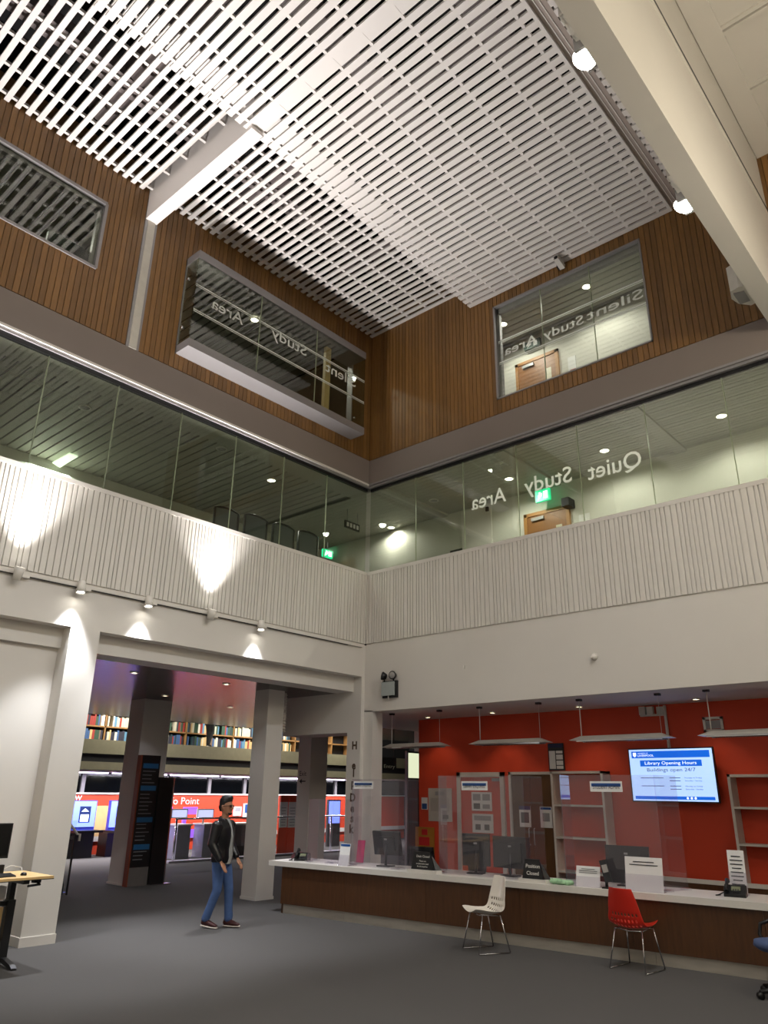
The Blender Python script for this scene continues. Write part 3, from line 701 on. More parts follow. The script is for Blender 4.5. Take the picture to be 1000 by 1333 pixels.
# monitors seen from behind on the desk
def monitor(label, s, t, w_, h, tilt, yaw, facing=-1, cable=True, low=.10):
    base = cpt(s, t, ZT); o = thing('monitor', label, 'monitor', base, 0, group='black monitors on the help desk')
    d = DX*math.cos(yaw)+DY*math.sin(yaw); n = Vector((-d.y, d.x, 0)); up = (Vector((0, 0, 1))*math.cos(tilt)+n*math.sin(tilt)).normalized(); nn = d.cross(up)
    c = base+Vector((0, 0, low+h/2))
    part('housing', MB().obox(c, d, up, nn, w_/2, h/2, .018).obox(c-nn*-.03, d, up, nn, w_*.3, h*.3, .02), BLACK, o)
    part('screen', MB().obox(c-nn*.019, d, up, nn, w_/2-.012, h/2-.012, .002), mat('screen_off', (10, 10, 12), .1), o)
    part('badge', MB().obox(c+nn*.052+up*h*.2, d, up, nn, .025, .012, .002), SILVER, o)
    nh = Vector((nn.x, nn.y, 0)).normalized()
    part('neck', MB().tube([c+nn*.03, base+nh*.06+Vector((0, 0, low)), base+nh*.05+Vector((0, 0, .012))], .022), BLACK, o)
    part('foot', MB().obox(base+nh*.05+Vector((0, 0, .009)), d, n, (0, 0, 1), .12, .09, .009), BLACK, o)
    return o
monitor('black monitor tilted back beside the pink leaflet', 1.85, .55, .50, .36, -.25, .12, low=.16)
monitor('tall black monitor behind the second screen beside the grey one', 3.45, .60, .42, .44, 0, .25)
monitor('wide black monitor behind the second clear screen', 4.02, .62, .60, .42, 0, -.05)
monitor('black monitor behind the third screen with a card reader', 5.72, .62, .58, .32, .05, 0, low=.16)
# keyboards, papers, small items
kb = cpt(2.70, .42, ZT); single('webcam_stand', MB().tube([kb, kb+Vector((0, 0, .26)), kb+Vector((.04, 0, .28))], .014).obox(kb+Vector((.03, 0, .30)), (1, .3, 0), (-.3, 1, 0), (0, 0, 1), .06, .03, .025).obox(kb+Vector((0, 0, .008)), (1, 0, 0), (0, 1, 0), (0, 0, 1), .06, .05, .008), BLACK, 'small black camera on a stand beside the Desk Closed sign', 'webcam')
p = cpt(5.60, .12, ZT); o = thing('card_reader', 'grey card reader on a stand between two white notices', 'card reader', p)
part('stand', MB().tube([p, p+Vector((0, 0, .10))], .02).obox(p+Vector((0, 0, .008)), DX, DY, (0, 0, 1), .05, .05, .008), BLACK, o)
part('body', MB().obox(p+Vector((0, 0, .20)), DX+Vector((0, 0, .25)), Vector((-.25, 0, 1)), DY, .045, .13, .018), DARK, o)
part('screen', MB().obox(p+Vector((0, 0, .23))-DY*.02, DX+Vector((0, 0, .25)), Vector((-.25, 0, 1)), DY, .035, .045, .003), SILVER, o)
# cloth
p = cpt(4.87, .10, ZT+.004); b = MB()
random.seed(5)
for k in range(7):
    q = p+DX*(.04*k)+DY*random.uniform(-.01, .03); b.lathe([(.001, 0), (.045, .004), (.055, .025), (.035, .05+random.uniform(0, .015)), (.001, .06)], q, (random.uniform(-.2, .2), random.uniform(-.2, .2), 1), 10)
single('wiping_cloth', b, mat('cloth_green', (150, 190, 150), .9, noise=.3, scale=18), 'crumpled pale green and white cloth beside the Position Closed sign', 'cloth')
# desk phones
def phone(label, s, t, yaw, k=1.):
    o = thing('desk_phone', label, 'telephone', cpt(s, t, ZT), math.atan(SL)+yaw, group='black phones on the help desk')
    P = lambda n, b, m: part(n, b, m, o, world=False)
    P('base', MB().prism([(-.11, -.10, 0), (-.11, .10, 0), (-.11, .10, .10), (-.11, .06, .12), (-.11, -.10, .03)], (.24, 0, 0)), BLACK)
    up = Vector((0, .13, .075)).normalized(); n = Vector((0, -.075, .13)).normalized()
    P('display', MB().obox((.02, -.015, .085), (1, 0, 0), up, n, .05, .035, .004), mat('lcd', (120, 124, 96), .3))
    kp = MB()
    for i in range(4):
        for j in range(3): kp.obox(Vector((-.005+.026*j, -.02, .08))-up*(.05-.014*i)+up*.0, (1, 0, 0), up, n, .009, .005, .006)
    P('keypad', kp, DARK)
    P('handset', MB().tube([(-.075, -.10, .07), (-.075, -.09, .10), (-.075, 0, .135), (-.075, .07, .165), (-.075, .09, .15)], [.028, .026, .018, .026, .028], 10), BLACK)
    P('cord', MB().tube([(-.08, -.10, .06), (-.16, -.13, .02), (-.2, -.08, .008), (-.16, .0, .006)], .007, 6), BLACK)
phone('black desk phone in front of the narrow tall notice', 7.05, .42, .1)
phone('black desk phone at the short end of the help desk', .20, .36, .5)
p = cpt(-.10, .66, ZT); single('book_pile', MB().obox(p+Vector((0, 0, .02)), DX, DY, (0, 0, 1), .10, .13, .02).obox(p+Vector((.01, 0, .055)), DX+DY*.1, DY, (0, 0, 1), .095, .12, .015).obox(p+Vector((-.01, .01, .08)), DX-DY*.2, DY, (0, 0, 1), .09, .11, .01), mat('dull_maroon', (86, 44, 50), .6), 'small maroon pile of folders at the short end of the help desk', 'folders')
# staff chairs behind the desk (dark mesh backs)
for i, (x, y, rz, lab) in enumerate(((1.75, -.45, .4, 'black office chair behind the first clear screen'), (5.0, .1, .1, 'black office chair behind the third clear screen'), (2.55, -.2, -.3, 'black office chair behind the Desk Closed sign'))):
    o = thing('office_chair', lab, 'chair', (x, y, 0), rz, group='office chairs behind the help desk')
    P = lambda n, b, m: part(n, b, m, o, world=False)
    P('seat', MB().lathe([(.01, -.04), (.22, -.04), (.25, 0), (.22, .035), (.01, .045)], (0, 0, .48), n=20), BLACK)
    bk = MB(); N = 9; pts = []
    for r in range(6):
        for c in range(N):
            a = (c/(N-1)-.5); wv = .23*(1-.25*abs(r/5-.4)); pts.append((a*2*wv, .25-.5*a*a*.4, .58+.085*r))
    bk.add(pts+[(px_, py_+.03, pz_) for px_, py_, pz_ in pts], [(r*N+c, r*N+c+1, (r+1)*N+c+1, (r+1)*N+c) for r in range(5) for c in range(N-1)]+[(54+r*N+c, 54+(r+1)*N+c, 54+(r+1)*N+c+1, 54+r*N+c+1) for r in range(5) for c in range(N-1)], True)
    P('backrest', bk, BLACK); P('column', MB().tube([(0, 0, .07), (0, 0, .46)], .028), BLACK); P('back_stem', MB().tube([(0, .1, .44), (0, .28, .47), (0, .26, .65)], .02), BLACK)
    for k in range(5):
        a = 2*PI*k/5; P('base_arm', MB().tube([(0, 0, .09), (.27*math.cos(a), .27*math.sin(a), .06)], [.025, .018]).lathe([(.001, -.03), (.03, -.03), (.03, .03), (.001, .03)], (.27*math.cos(a), .27*math.sin(a), .03), (-math.sin(a), math.cos(a), 0), 10), BLACK)

# ---- back wall of the help desk
YB = 1.995
FRAME = mat('door_frame_white', (208, 202, 194), .5)
def bp(u, v, y=YB): return ony(u, v, y)
# orange door in white frame
a = bp(596, 1006); b_ = bp(658, 1004); x0, x1, zt = a.x, b_.x-.02, 2.27
d1 = thing('door_1', 'orange door in a white frame with two pinned notices', 'door', ((x0+x1)/2, YB, 0), kind='structure')
part('frame', MB().box(x0, x0+.09, YB-.05, YB, 0, zt).box(x1-.09, x1, YB-.05, YB, 0, zt).box(x0, x1, YB-.05, YB, zt-.09, zt), FRAME, d1)
part('leaf', MB().box(x0+.09, x1-.09, YB-.025, YB, 0, zt-.09), ORANGE, d1)
part('handle', MB().tube([(x0+.16, YB-.03, 1.0), (x0+.16, YB-.07, 1.0), (x0+.26, YB-.07, 1.0)], .012), CHROME, d1)
part('closer', MB().box(x1-.26, x1-.1, YB-.07, YB-.025, zt-.17, zt-.11), STEEL, d1)
def wallpaper_notice(name, u0, v0, u1, v1, label, cat='poster', m=PAPER, blocks=(), y=YB, head=None, group='notices on the orange wall', t=.008):
    p = bp(u0, v0, y); q = bp(u1, v1, y); xa, xb, zb, za = p.x, q.x, q.z, p.z
    o = thing(name, label, cat, ((xa+xb)/2, y, zb), group=group)
    part('sheet', MB().box(xa, xb, y-t, y, zb, za), m, o)
    for bx0, bx1, bz0, bz1, bm in blocks:
        part('print_block', MB().box(xa+(xb-xa)*bx0, xa+(xb-xa)*bx1, y-t-.003, y-t, zb+(za-zb)*bz0, zb+(za-zb)*bz1), bm, o)
    return o
LG = mat('print_grey', (150, 150, 152), .7); MG = mat('print_mid', (96, 92, 96), .7)
yd = YB-.026
wallpaper_notice('door_notice', 614, 1031, 641, 1056, 'upper grey printed notice on the orange door', blocks=[(.08, .45, .55, .9, LG), (.55, .92, .55, .9, LG), (.1, .42, .1, .4, MG), (.55, .9, .12, .35, LG)], y=yd)
wallpaper_notice('door_notice', 615, 1059, 643, 1085, 'lower grey printed notice on the orange door', blocks=[(.1, .9, .65, .9, LG), (.15, .4, .15, .45, MG), (.58, .82, .15, .45, MG)], y=yd)
wallpaper_notice('wall_notice', 558, 1026, 589, 1070, 'large pale notice on the orange wall beside the door', m=mat('paper_dull', (190, 186, 178), .7), blocks=[(.3, .7, .78, .9, LG), (.1, .9, .3, .7, mat('paper_shade', (172, 168, 162), .7)), (.6, .85, .08, .2, MG)])
wallpaper_notice('safety_sign', 549, 1038, 557, 1054, 'small blue and white safety sign beside the pale notice', 'sign', blocks=[(.1, .9, .05, .5, BLUE)])
wallpaper_notice('fire_notice', 541, 1076, 566, 1112, 'yellow board with red fire notices behind the Desk Closed sign', 'sign', m=mat('mustard_board', (170, 116, 30), .7), blocks=[(.35, .65, .7, .92, mat('fire_red', (196, 30, 26), .6)), (.2, .75, .3, .62, mat('fire_red', (196, 30, 26), .6))])
wallpaper_notice('hours_board', 714, 968, 736, 1003, 'small timetable board with a navy header above the cupboard', 'notice', m=DARK, blocks=[(.02, .98, .84, .98, mat('navy', (24, 30, 70), .5)), (.06, .46, .06, .72, PAPER), (.52, .95, .06, .17, PAPER), (.52, .95, .2, .36, PAPER), (.52, .95, .4, .58, PAPER), (.52, .95, .62, .72, PAPER)], t=.03)
# wooden cupboard with white frame and open shelf unit beside it
a = bp(668, 1008); xa = a.x; zt = 2.27; xm = bp(727, 1010).x; xb = bp(793, 1010).x
cu = thing('cupboard', 'tall walnut cupboard with two doors in a white surround', 'cupboard', ((xa+xm)/2, YB, 0))
part('surround', MB().box(xa-.05, xa, YB-.10, YB, 0, zt).box(xm-.05, xm, YB-.10, YB, 0, zt).box(xa-.05, xm, YB-.10, YB, zt-.05, zt), FRAME, cu)
xh = xa+(xm-xa)*.42
for p0, p1, hx in ((xa, xh, xh-.06), (xh, xm-.05, xh+.05)):
    d = part('door', MB().box(p0+.003, p1-.003, YB-.07, YB-.03, .05, zt-.055), CUPB, cu)
    part('handle', MB().tube([(hx, YB-.07, 1.0), (hx, YB-.10, 1.0), (hx, YB-.10, 1.28), (hx, YB-.07, 1.28)], .01), SILVER, d)
wallpaper_notice('door_notice', 676, 1049, 692, 1077, 'purple headed notice on the narrow cupboard door', blocks=[(0, 1, .82, 1, mat('print_purple', (70, 66, 110), .6)), (.15, .85, .2, .7, MG)], y=YB-.072)
wallpaper_notice('door_notice', 703, 1050, 720, 1078, 'white notice with blue header on the wide cupboard door', blocks=[(.05, .95, .86, .97, BLUE), (.2, .8, .3, .7, LG)], y=YB-.072)
def shelf_unit(label, x0, x1, zt, zs, depth=.30, zb=.0, back=True):
    o = thing('shelf_unit', label, 'shelf', ((x0+x1)/2, YB, 0), group='open white shelf units on the orange wall')
    for x in (x0, x1-.04): part('side', MB().box(x, x+.04, YB-depth, YB, zb, zt), FRAME, o)
    part('top', MB().box(x0, x1, YB-depth, YB, zt-.04, zt), FRAME, o)
    for z in zs: part('shelf', MB().box(x0+.04, x1-.04, YB-depth, YB, z, z+.03), FRAME, o)
shelf_unit('open white shelf unit beside the walnut cupboard', xm, xb+.02, 2.27, [bp(760, 1050).z, bp(760, 1092).z, .6])
p = bp(946, 1008, YB-.3); shelf_unit('open white shelf unit beside the large screen', p.x, 9.4, p.z, [ony(960, 1053, YB-.3).z, ony(962, 1101, YB-.3).z, .62])
# low back counter with white edge
o = thing('back_counter', 'low walnut back counter with a white edge along the orange wall', 'counter', (6, YB, 0))
part('top', MB().box(xb+.1, 9.5, YB-.36, YB-.31, .62, .68), SOLID, o); part('front', MB().box(xb+.1, 9.5, YB-.35, YB-.32, 0, .62), DESKWOOD, o)
# air vent, sockets, conduit
p = bp(915, 934); q = bp(943, 948); o = thing('air_vent', 'grey louvred vent in a white frame high on the orange wall', 'vent', ((p.x+q.x)/2, YB, q.z))
xv0, xv1, zv0, zv1 = p.x, q.x, q.z-.05, p.z
part('frame', MB().box(xv0, xv1, YB-.03, YB, zv1-.04, zv1).box(xv0, xv1, YB-.03, YB, zv0, zv0+.04).box(xv0, xv0+.04, YB-.03, YB, zv0, zv1).box(xv1-.04, xv1, YB-.03, YB, zv0, zv1), FRAME, o)
for k in range(6): part('louvre', MB().box(xv0+.04, xv1-.04, YB-.02, YB, zv0+.05+k*(zv1-zv0-.1)/6, zv0+.07+k*(zv1-zv0-.1)/6), STEEL, o)
o = thing('junction_boxes', 'three white junction boxes on a tray at the ceiling edge', 'junction box', bp(852, 932))
for k, u in enumerate((838, 848, 861)):
    p = bp(u, 925); part('box', MB().box(p.x-.055, p.x+.055, YB-.08, YB, p.z-.08, p.z+.06), FRAME, o)
p = bp(835, 931); q = bp(868, 931); part('tray', MB().box(p.x, q.x, YB-.06, YB, p.z-.03, p.z), FRAME, o)
p = bp(866, 922); part('conduit', MB().box(p.x-.02, p.x+.02, YB-.04, YB, 2.55, 3.34), FRAME, o)
# big screen on its bracket
TY = YB-.22
tl, tr_, bl, br = ony(817, 977, TY), ony(926, 973, TY), ony(827, 1042, TY), ony(936, 1044, TY)
x0, x1, z1, z0 = (tl.x+bl.x)/2, (tr_.x+br.x)/2, (tl.z+tr_.z)/2, (bl.z+br.z)/2
tv = thing('wall_screen', 'large lit screen showing Library Opening Hours on the orange wall', 'screen', ((x0+x1)/2, TY, z0))
part('housing', MB().box(x0-.02, x1+.02, TY, TY+.05, z0-.02, z1+.02), BLACK, tv); part('bracket', MB().box((x0+x1)/2-.2, (x0+x1)/2+.2, TY+.05, YB, (z0+z1)/2-.15, (z0+z1)/2+.15), BLACK, tv)
SCR = mat('screen_pale', (170, 202, 250), .3, emit=.85); SCB = mat('screen_blue', (10, 92, 205), .3, emit=.8); SCT = mat('screen_text', (40, 52, 100), .4, emit=.15); SCW = mat('screen_white', (235, 245, 255), .3, emit=1.0)
W_, H_ = x1-x0, z1-z0
part('display', MB().box(x0, x1, TY-.004, TY, z0, z1), SCR, tv)
def tvb(a, b_, c, d, m): part('display_bar', MB().box(x0+W_*a, x0+W_*b_, TY-.006, TY-.004, z0+H_*c, z0+H_*d), m, tv)
tvb(.03, .97, .83, .965, SCB); tvb(.13, .87, .665, .785, SCB); tvb(.03, .97, .03, .09, SCB)
def tvt(s, fx, fz, h, m, wd=None, al='CENTER'): text(s, m, tv, (x0+W_*fx, TY-.0075, z0+H_*fz), (1, 0, 0), (0, 0, 1), height=H_*h, width=W_*wd if wd else None, align=al)
tvt('Library Opening Hours', .5, .70, .062, SCW, .62); tvt('Buildings open 24/7', .5, .565, .068, SCT, .58)
tvt('UNIVERSITY OF', .11, .915, .02, SCW, .13, 'LEFT'); tvt('LIVERPOOL', .11, .86, .04, SCW, .2, 'LEFT')
part('crest', MB().prism([(x0+W_*.05, TY-.0065, z0+H_*.94), (x0+W_*.05, TY-.0065, z0+H_*.88), (x0+W_*.07, TY-.0065, z0+H_*.85), (x0+W_*.09, TY-.0065, z0+H_*.88), (x0+W_*.09, TY-.0065, z0+H_*.94)], (0, -.001, 0)), SCW, tv)
for fz, s in ((.43, 'Monday to Friday'), (.375, 'Saturday / Sunday'), (.27, 'Monday to Friday'), (.215, 'Saturday / Sunday')): tvt(s, .75, fz, .026, SCT, .2)
for fz in (.435, .28): tvb(.12, .40, fz, fz+.012, SCT)
for fz in (.435, .38, .28, .22): tvb(.47, .60, fz, fz+.012, SCT)
for k in range(3): part('round_icon', MB().lathe([(.001, 0), (.018, 0), (.018, .002), (.001, .002)], (x0+W_*(.66+.045*k), TY-.006, z0+H_*.06), (0, -1, 0), 12), SCW, tv)

# ---- things on the right white band
p = ony(509, 897, 0); x, z = p.x, p.z
o = thing('emergency_light', 'twin lamp emergency light on the white band by the corner', 'emergency light', (x, 0, z-.12))
part('body', MB().box(x-.17, x+.15, -.09, -.005, z-.13, z+.13), mat('grey_blue_box', (160, 168, 166), .5), o)
part('back_box', MB().box(x-.17, x+.19, -.06, .0, z-.17, z+.15), BLACK, o)
for dx, dd in ((-.13, (-.8, -.5, .2)), (.11, (.1, -1, -.1))):
    c = Vector((x+dx, -.06, z+.25)); part('stem', MB().tube([(x+dx, -.05, z+.13), c], .015), BLACK, o)
    l = part('lamp_head', MB().lathe([(.001, -.06), (.05, -.05), (.085, .03), (.08, .045)], c, dd, 16), BLACK, o)
    part('lamp_glass', MB().lathe([(.001, .055), (.05, .05), (.08, .04), (.001, .038)], c, dd, 16), SILVER, l)
part('pull_cord', MB().tube([(x-.01, -.06, z-.13), (x-.01, -.06, z-.21)], .012, 6), SOLID, o)
p = ony(774, 855, 0); o = thing('motion_detector', 'small white motion detector on the plain white band', 'detector', p)
part('mount', MB().lathe([(.001, 0), (.06, 0), (.055, .02), (.001, .025)], p, (0, -1, 0), 14), WHITE, o); part('dome', MB().lathe([(.05, .02), (.045, .05), (.02, .07), (.001, .075)], p, (.1, -1, -.3), 14), HEADW, o)
p = ony(605, 867, 0); single('cable_stub', MB().tube([p, p+Vector((0, -.03, .0)), p+Vector((.02, -.04, -.05))], .012, 6), SOLID, 'tiny white cable stub on the white band', 'cable')
p = ony(732, 350, 0); o = thing('security_camera', 'small security camera on a bracket above the wide lettered window', 'camera', p)
part('bracket', MB().obox(p+Vector((0, -.05, .05)), (1, 0, 0), (0, 1, 0), (0, 0, 1), .06, .06, .07), BLACK, o)
part('body', MB().obox(p+Vector((.05, -.2, .0)), (1, 0, 0), (0, 1, -.3), (0, .3, 1), .05, .13, .05), HEADW, o); part('lens', MB().lathe([(.001, 0), (.035, 0), (.035, .02), (.001, .02)], p+Vector((.05, -.33, .03)), (0, -1, .3), 12), BLACK, o)
o = thing('loudspeaker', 'white wall loudspeaker with a grey grille on the hanging wall', 'loudspeaker', (8.3, -1.0, 8.65)); 
P_ = lambda n, b, m: part(n, b, m, o)
P_('cabinet', MB().prism([(8.40, -1.26, 8.66), (8.30, -1.28, 8.66), (8.16, -1.18, 8.70), (8.12, -1.0, 8.70), (8.16, -.82, 8.70), (8.30, -.72, 8.66), (8.40, -.74, 8.66)], (.0, 0, .42)), HEADW)
P_('grille', MB().box(8.19, 8.33, -1.15, -.85, 8.655, 8.70), STEEL)
# boxes fixed at the edge of the hanging wall are parts of the floodlights

# ================================================================== CHAIRS IN THE HALL
def shell_chair(label, loc, rz, m):
    o = thing('shell_chair', label, 'chair', loc, rz, group='shell chairs at the help desk')
    # seat shell: profile from front lip to top of back (local +x is the front)
    prof = [(.24, .455), (.17, .452), (.08, .435), (-.02, .425), (-.10, .43), (-.165, .465), (-.20, .53), (-.222, .60), (-.24, .68), (-.257, .76), (-.27, .83), (-.275, .86)]
    wid = [.19, .215, .235, .24, .24, .235, .225, .21, .195, .175, .155, .145]
    def fine(seq):
        out = []
        for i in range(len(seq)-1):
            p0, p1, p2, p3 = seq[max(i-1, 0)], seq[i], seq[i+1], seq[min(i+2, len(seq)-1)]
            for t in (0, .5): out.append(.5*(2*p1+(p2-p0)*t+(2*p0-5*p1+4*p2-p3)*t*t+(3*p1-p0-3*p2+p3)*t**3))
        return out+[seq[-1]]
    px_, pz_ = fine([p[0] for p in prof]), fine([p[1] for p in prof]); wid = fine(wid); prof = list(zip(px_, pz_))
    cols = 21; vs = []; fs = []
    for i, ((x, z), w_) in enumerate(zip(prof, wid)):
        for j in range(cols):
            a = j/(cols-1)*2-1; curl = .055*a*a
            k = min(1, max(0, (i-7)/7)); vs.append((x+curl*k*.9, a*w_, z+curl*(1-k)*.95))
    for i in range(len(prof)-1):
        for j in range(cols-1):
            if i in (9, 11, 13) and 2 <= j <= cols-4 and (j+i//2) % 2 == 0: continue      # row of openings low in the back
            fs.append((i*cols+j, i*cols+j+1, (i+1)*cols+j+1, (i+1)*cols+j))
    me = bpy.data.meshes.new('shell'); me.from_pydata(vs, [], fs); me.materials.append(m); me.polygons.foreach_set('use_smooth', [True]*len(fs)); me.update()
    sh = link('shell', me, o, False)
    md = sh.modifiers.new('thick', 'SOLIDIFY'); md.thickness = .010; md.offset = 0
    md = sh.modifiers.new('round', 'SUBSURF'); md.levels = 1; md.render_levels = 2
    P = lambda n, b: part(n, b, CHROME, o, world=False)
    for s in (-1, 1):
        P('leg', MB().tube([(.13, s*.17, .435), (.22, s*.225, .012)], .008))
        P('leg', MB().tube([(-.12, s*.17, .425), (-.22, s*.225, .012)], .008))
        P('runner', MB().tube([(.22, s*.225, .010), (-.22, s*.225, .010)], .007))
        P('side_rail', MB().tube([(.15, s*.165, .437), (-.14, s*.165, .415)], .008))
    P('cross_rail', MB().tube([(.10, -.17, .432), (.10, 0, .410), (.10, .17, .432)], .008)); P('cross_rail', MB().tube([(-.10, -.17, .418), (-.10, 0, .402), (-.10, .17, .418)], .008))
    return o
shell_chair('glossy white shell chair with openings low in the back at the desk', (4.22, -2.14, 0), math.atan2(-.88, -.47), WCHAIR)
shell_chair('glossy red shell chair pulled up to the help desk', (6.05, -1.76, 0), math.atan2(1, .10), REDM)
# blue office chair at the edge of the room
o = thing('office_chair', 'blue upholstered office chair with black loop arms near the help desk', 'chair', (7.70, -1.97, 0), .5+PI, group='office chairs in front of the help desk')
P = lambda n, b, m: part(n, b, m, o, world=False)
BLUEF = mat('blue_fabric', (70, 86, 122), .9, noise=.1, scale=60)
P('seat', MB().lathe([(.01, -.05), (.2, -.05), (.25, -.01), (.24, .035), (.15, .05), (.01, .05)], (0, 0, .47), n=24), BLUEF)
P('backrest', MB().obox((-.27, 0, .82), (0, 1, 0), (-.12, 0, 1), (1, 0, .12), .2, .22, .035), BLUEF)
P('back_stem', MB().tube([(-.1, 0, .43), (-.3, 0, .46), (-.30, 0, .72)], .022), BLACK)
for s in (-1, 1): P('armrest', MB().tube([(.08, s*.22, .44), (.12, s*.29, .52), (.10, s*.29, .62), (0, s*.29, .66), (-.12, s*.29, .64), (-.16, s*.27, .54), (-.12, s*.22, .44)], .02, 8), BLACK)
P('column', MB().tube([(0, 0, .08), (0, 0, .44)], .028), BLACK)
for k in range(5):
    a = 2*PI*k/5+.3; P('base_arm', MB().tube([(0, 0, .10), (.28*math.cos(a), .28*math.sin(a), .065)], [.028, .02]), BLACK)
    P('caster', MB().lathe([(.001, -.025), (.032, -.025), (.032, .025), (.001, .025)], (.28*math.cos(a), .28*math.sin(a), .032), (-math.sin(a), math.cos(a), 0), 12), BLACK)

# ================================================================== SIT-STAND DESK AT THE LEFT
ZD = .92; dx0, dx1, dy0, dy1 = .42, 1.21, -8.2, -6.49
dk = thing('sit_stand_desk', 'raised sit-stand desk with a beech top by the bright white column', 'desk', ((dx0+dx1)/2, (dy0+dy1)/2, 0))
part('tabletop', MB().box(dx0, dx1, dy0, dy1, ZD-.025, ZD), BEECH, dk); part('edge_band', MB().box(dx0-.002, dx1+.002, dy0-.002, dy1+.002, ZD-.034, ZD-.025), BLACK, dk)
for yy in (dy1-.28, dy0+.28):
    part('leg', MB().box(.72, .86, yy-.045, yy+.045, .06, .66).box(.745, .835, yy-.03, yy+.03, .66, ZD-.06), BLACK, dk)
    part('foot', MB().prism([(.40, yy-.03, .0), (.40, yy-.03, .03), (.66, yy-.03, .085), (.92, yy-.03, .085), (1.12, yy-.03, .05), (1.18, yy-.03, .02), (1.18, yy-.03, 0), (1.05, yy-.03, .02), (.80, yy-.03, .05), (.55, yy-.03, .02)], (0, .06, 0)), BLACK, dk)
    part('top_arm', MB().box(.46, 1.14, yy-.035, yy+.035, ZD-.075, ZD-.034), BLACK, dk)
part('cross_bar', MB().box(.76, .82, dy0+.28, dy1-.28, .60, .65), BLACK, dk); part('modesty_panel', MB().box(.78, .80, dy0+.3, dy1-.34, .27, .59), BEECH, dk)
part('lower_bar', MB().box(.77, .81, dy0+.3, dy1-.3, .245, .27), BLACK, dk)
part('cable_tray', MB().box(.66, .80, dy0+.32, dy1-.34, .66, .80), SOLID, dk)
part('crank', MB().box(1.02, 1.10, dy1-.17, dy1-.09, ZD-.075, ZD-.034).tube([(1.10, dy1-.13, ZD-.07), (1.16, dy1-.13, ZD-.085), (1.16, dy1-.21, ZD-.09), (1.19, dy1-.28, ZD-.09)], .013), BLACK, dk)
# things on it
def onD(u, v, z=ZD): return onz(u, v, z)
mo = thing('monitor', 'black desktop monitor on the sit-stand desk', 'monitor', (.62, -7.20, ZD))
part('housing', MB().obox((.64, -7.12, ZD+.36), (.12, 1, 0), (0, 0, 1), (1, -.12, 0), .29, .19, .02), BLACK, mo)
part('screen', MB().obox((.66, -7.122, ZD+.365), (.12, 1, 0), (0, 0, 1), (1, -.12, 0), .275, .17, .004), mat('screen_off', (10, 10, 12), .1), mo)
part('neck', MB().tube([(.62, -7.12, ZD+.2), (.60, -7.12, ZD+.01)], .03), SILVER, mo); part('foot', MB().box(.5, .72, -7.26, -6.98, ZD, ZD+.012), SILVER, mo)
pc_ = thing('mini_computer', 'small black computer below the desktop monitor', 'computer', (.80, -7.02, ZD))
part('case', MB().box(.74, .80, -7.14, -6.90, ZD, ZD+.11), BLACK, pc_); part('ports', MB().box(.80, .803, -7.04, -7.02, ZD+.05, ZD+.07).box(.80, .803, -6.97, -6.95, ZD+.05, ZD+.07), SILVER, pc_)
k = thing('keyboard', 'black keyboard at the front of the sit-stand desk', 'keyboard', (.98, -7.05, ZD))
part('base', MB().prism([(.89, -7.30, ZD), (1.05, -7.30, ZD), (1.05, -7.30, ZD+.012), (.89, -7.30, ZD+.028)], (0, .44, 0)), BLACK, k)
ky = MB()
for i in range(5):
    for j in range(15): ky.box(.900+.029*i, .924+.029*i, -7.29+.0285*j, -7.266+.0285*j, ZD+.018-.002*i, ZD+.032-.0035*i)
part('keys', ky, DARK, k)
ms = thing('computer_mouse', 'black mouse with a looped cable on the sit-stand desk', 'mouse', (.97, -6.74, ZD))
part('body', MB().lathe([(.001, 0), (.032, 0), (.036, .012), (.026, .030), (.001, .036)], (.97, -6.74, ZD), n=14), BLACK, ms)
part('cable', MB().tube([(.94, -6.74, ZD+.02), (.80, -6.70, ZD+.07), (.70, -6.78, ZD+.09), (.66, -6.9, ZD+.03), (.74, -6.95, ZD+.01)], .004, 6), SOLID, ms)

# ================================================================== PEOPLE
def loft(mb, rings, n=14):
    """rings: (centre, side vector, depth vector, side radius, depth radius)"""
    vs = []
    for c, u, v, a, b_ in rings:
        c = Vector(c); u = Vector(u).normalized(); v = Vector(v).normalized()
        for k in range(n):
            t = 2*PI*k/n; vs.append(c+u*math.cos(t)*a+v*math.sin(t)*b_)
    fs = [(i*n+k, i*n+(k+1) % n, (i+1)*n+(k+1) % n, (i+1)*n+k) for i in range(len(rings)-1) for k in range(n)]
    L = (len(rings)-1)*n
    fs += [tuple(range(n))[::-1], tuple(L+k for k in range(n))]
    mb.add(vs, fs, True); return mb
def limb(mb, pts, rads, n=12, flat=None):
    pts = [Vector(p) for p in pts]; rings = []; prev = None
    for i, p in enumerate(pts):
        t = (pts[min(i+1, len(pts)-1)]-pts[max(i-1, 0)]).normalized()
        u = Vector((0, 1, 0)) if prev is None else prev
        u = (u-t*u.dot(t)).normalized(); prev = u; v = t.cross(u)
        r = rads[i]; a, b_ = r if isinstance(r, tuple) else (r, r); rings.append((p, u, v, a, b_))
    # rounded ends
    t0 = (pts[0]-pts[1]).normalized(); t1 = (pts[-1]-pts[-2]).normalized()
    r0 = rings[0]; r1 = rings[-1]
    rings = [(r0[0]+t0*min(r0[3], r0[4])*.6, r0[1], r0[2], r0[3]*.55, r0[4]*.55)]+rings+[(r1[0]+t1*min(r1[3], r1[4])*.6, r1[1], r1[2], r1[3]*.55, r1[4]*.55)]
    return loft(mb, rings, n)
def smooth_part(name, mb, m, parent, voxel, it=4, label=None):
    o = part(name, mb, m, parent, label, world=False)
    r = o.modifiers.new('join', 'REMESH'); r.mode = 'VOXEL'; r.voxel_size = voxel; r.use_smooth_shade = True
    s = o.modifiers.new('smooth', 'SMOOTH'); s.factor = .5; s.iterations = it
    return o
X, Yv, Zv = (1, 0, 0), (0, 1, 0), (0, 0, 1)
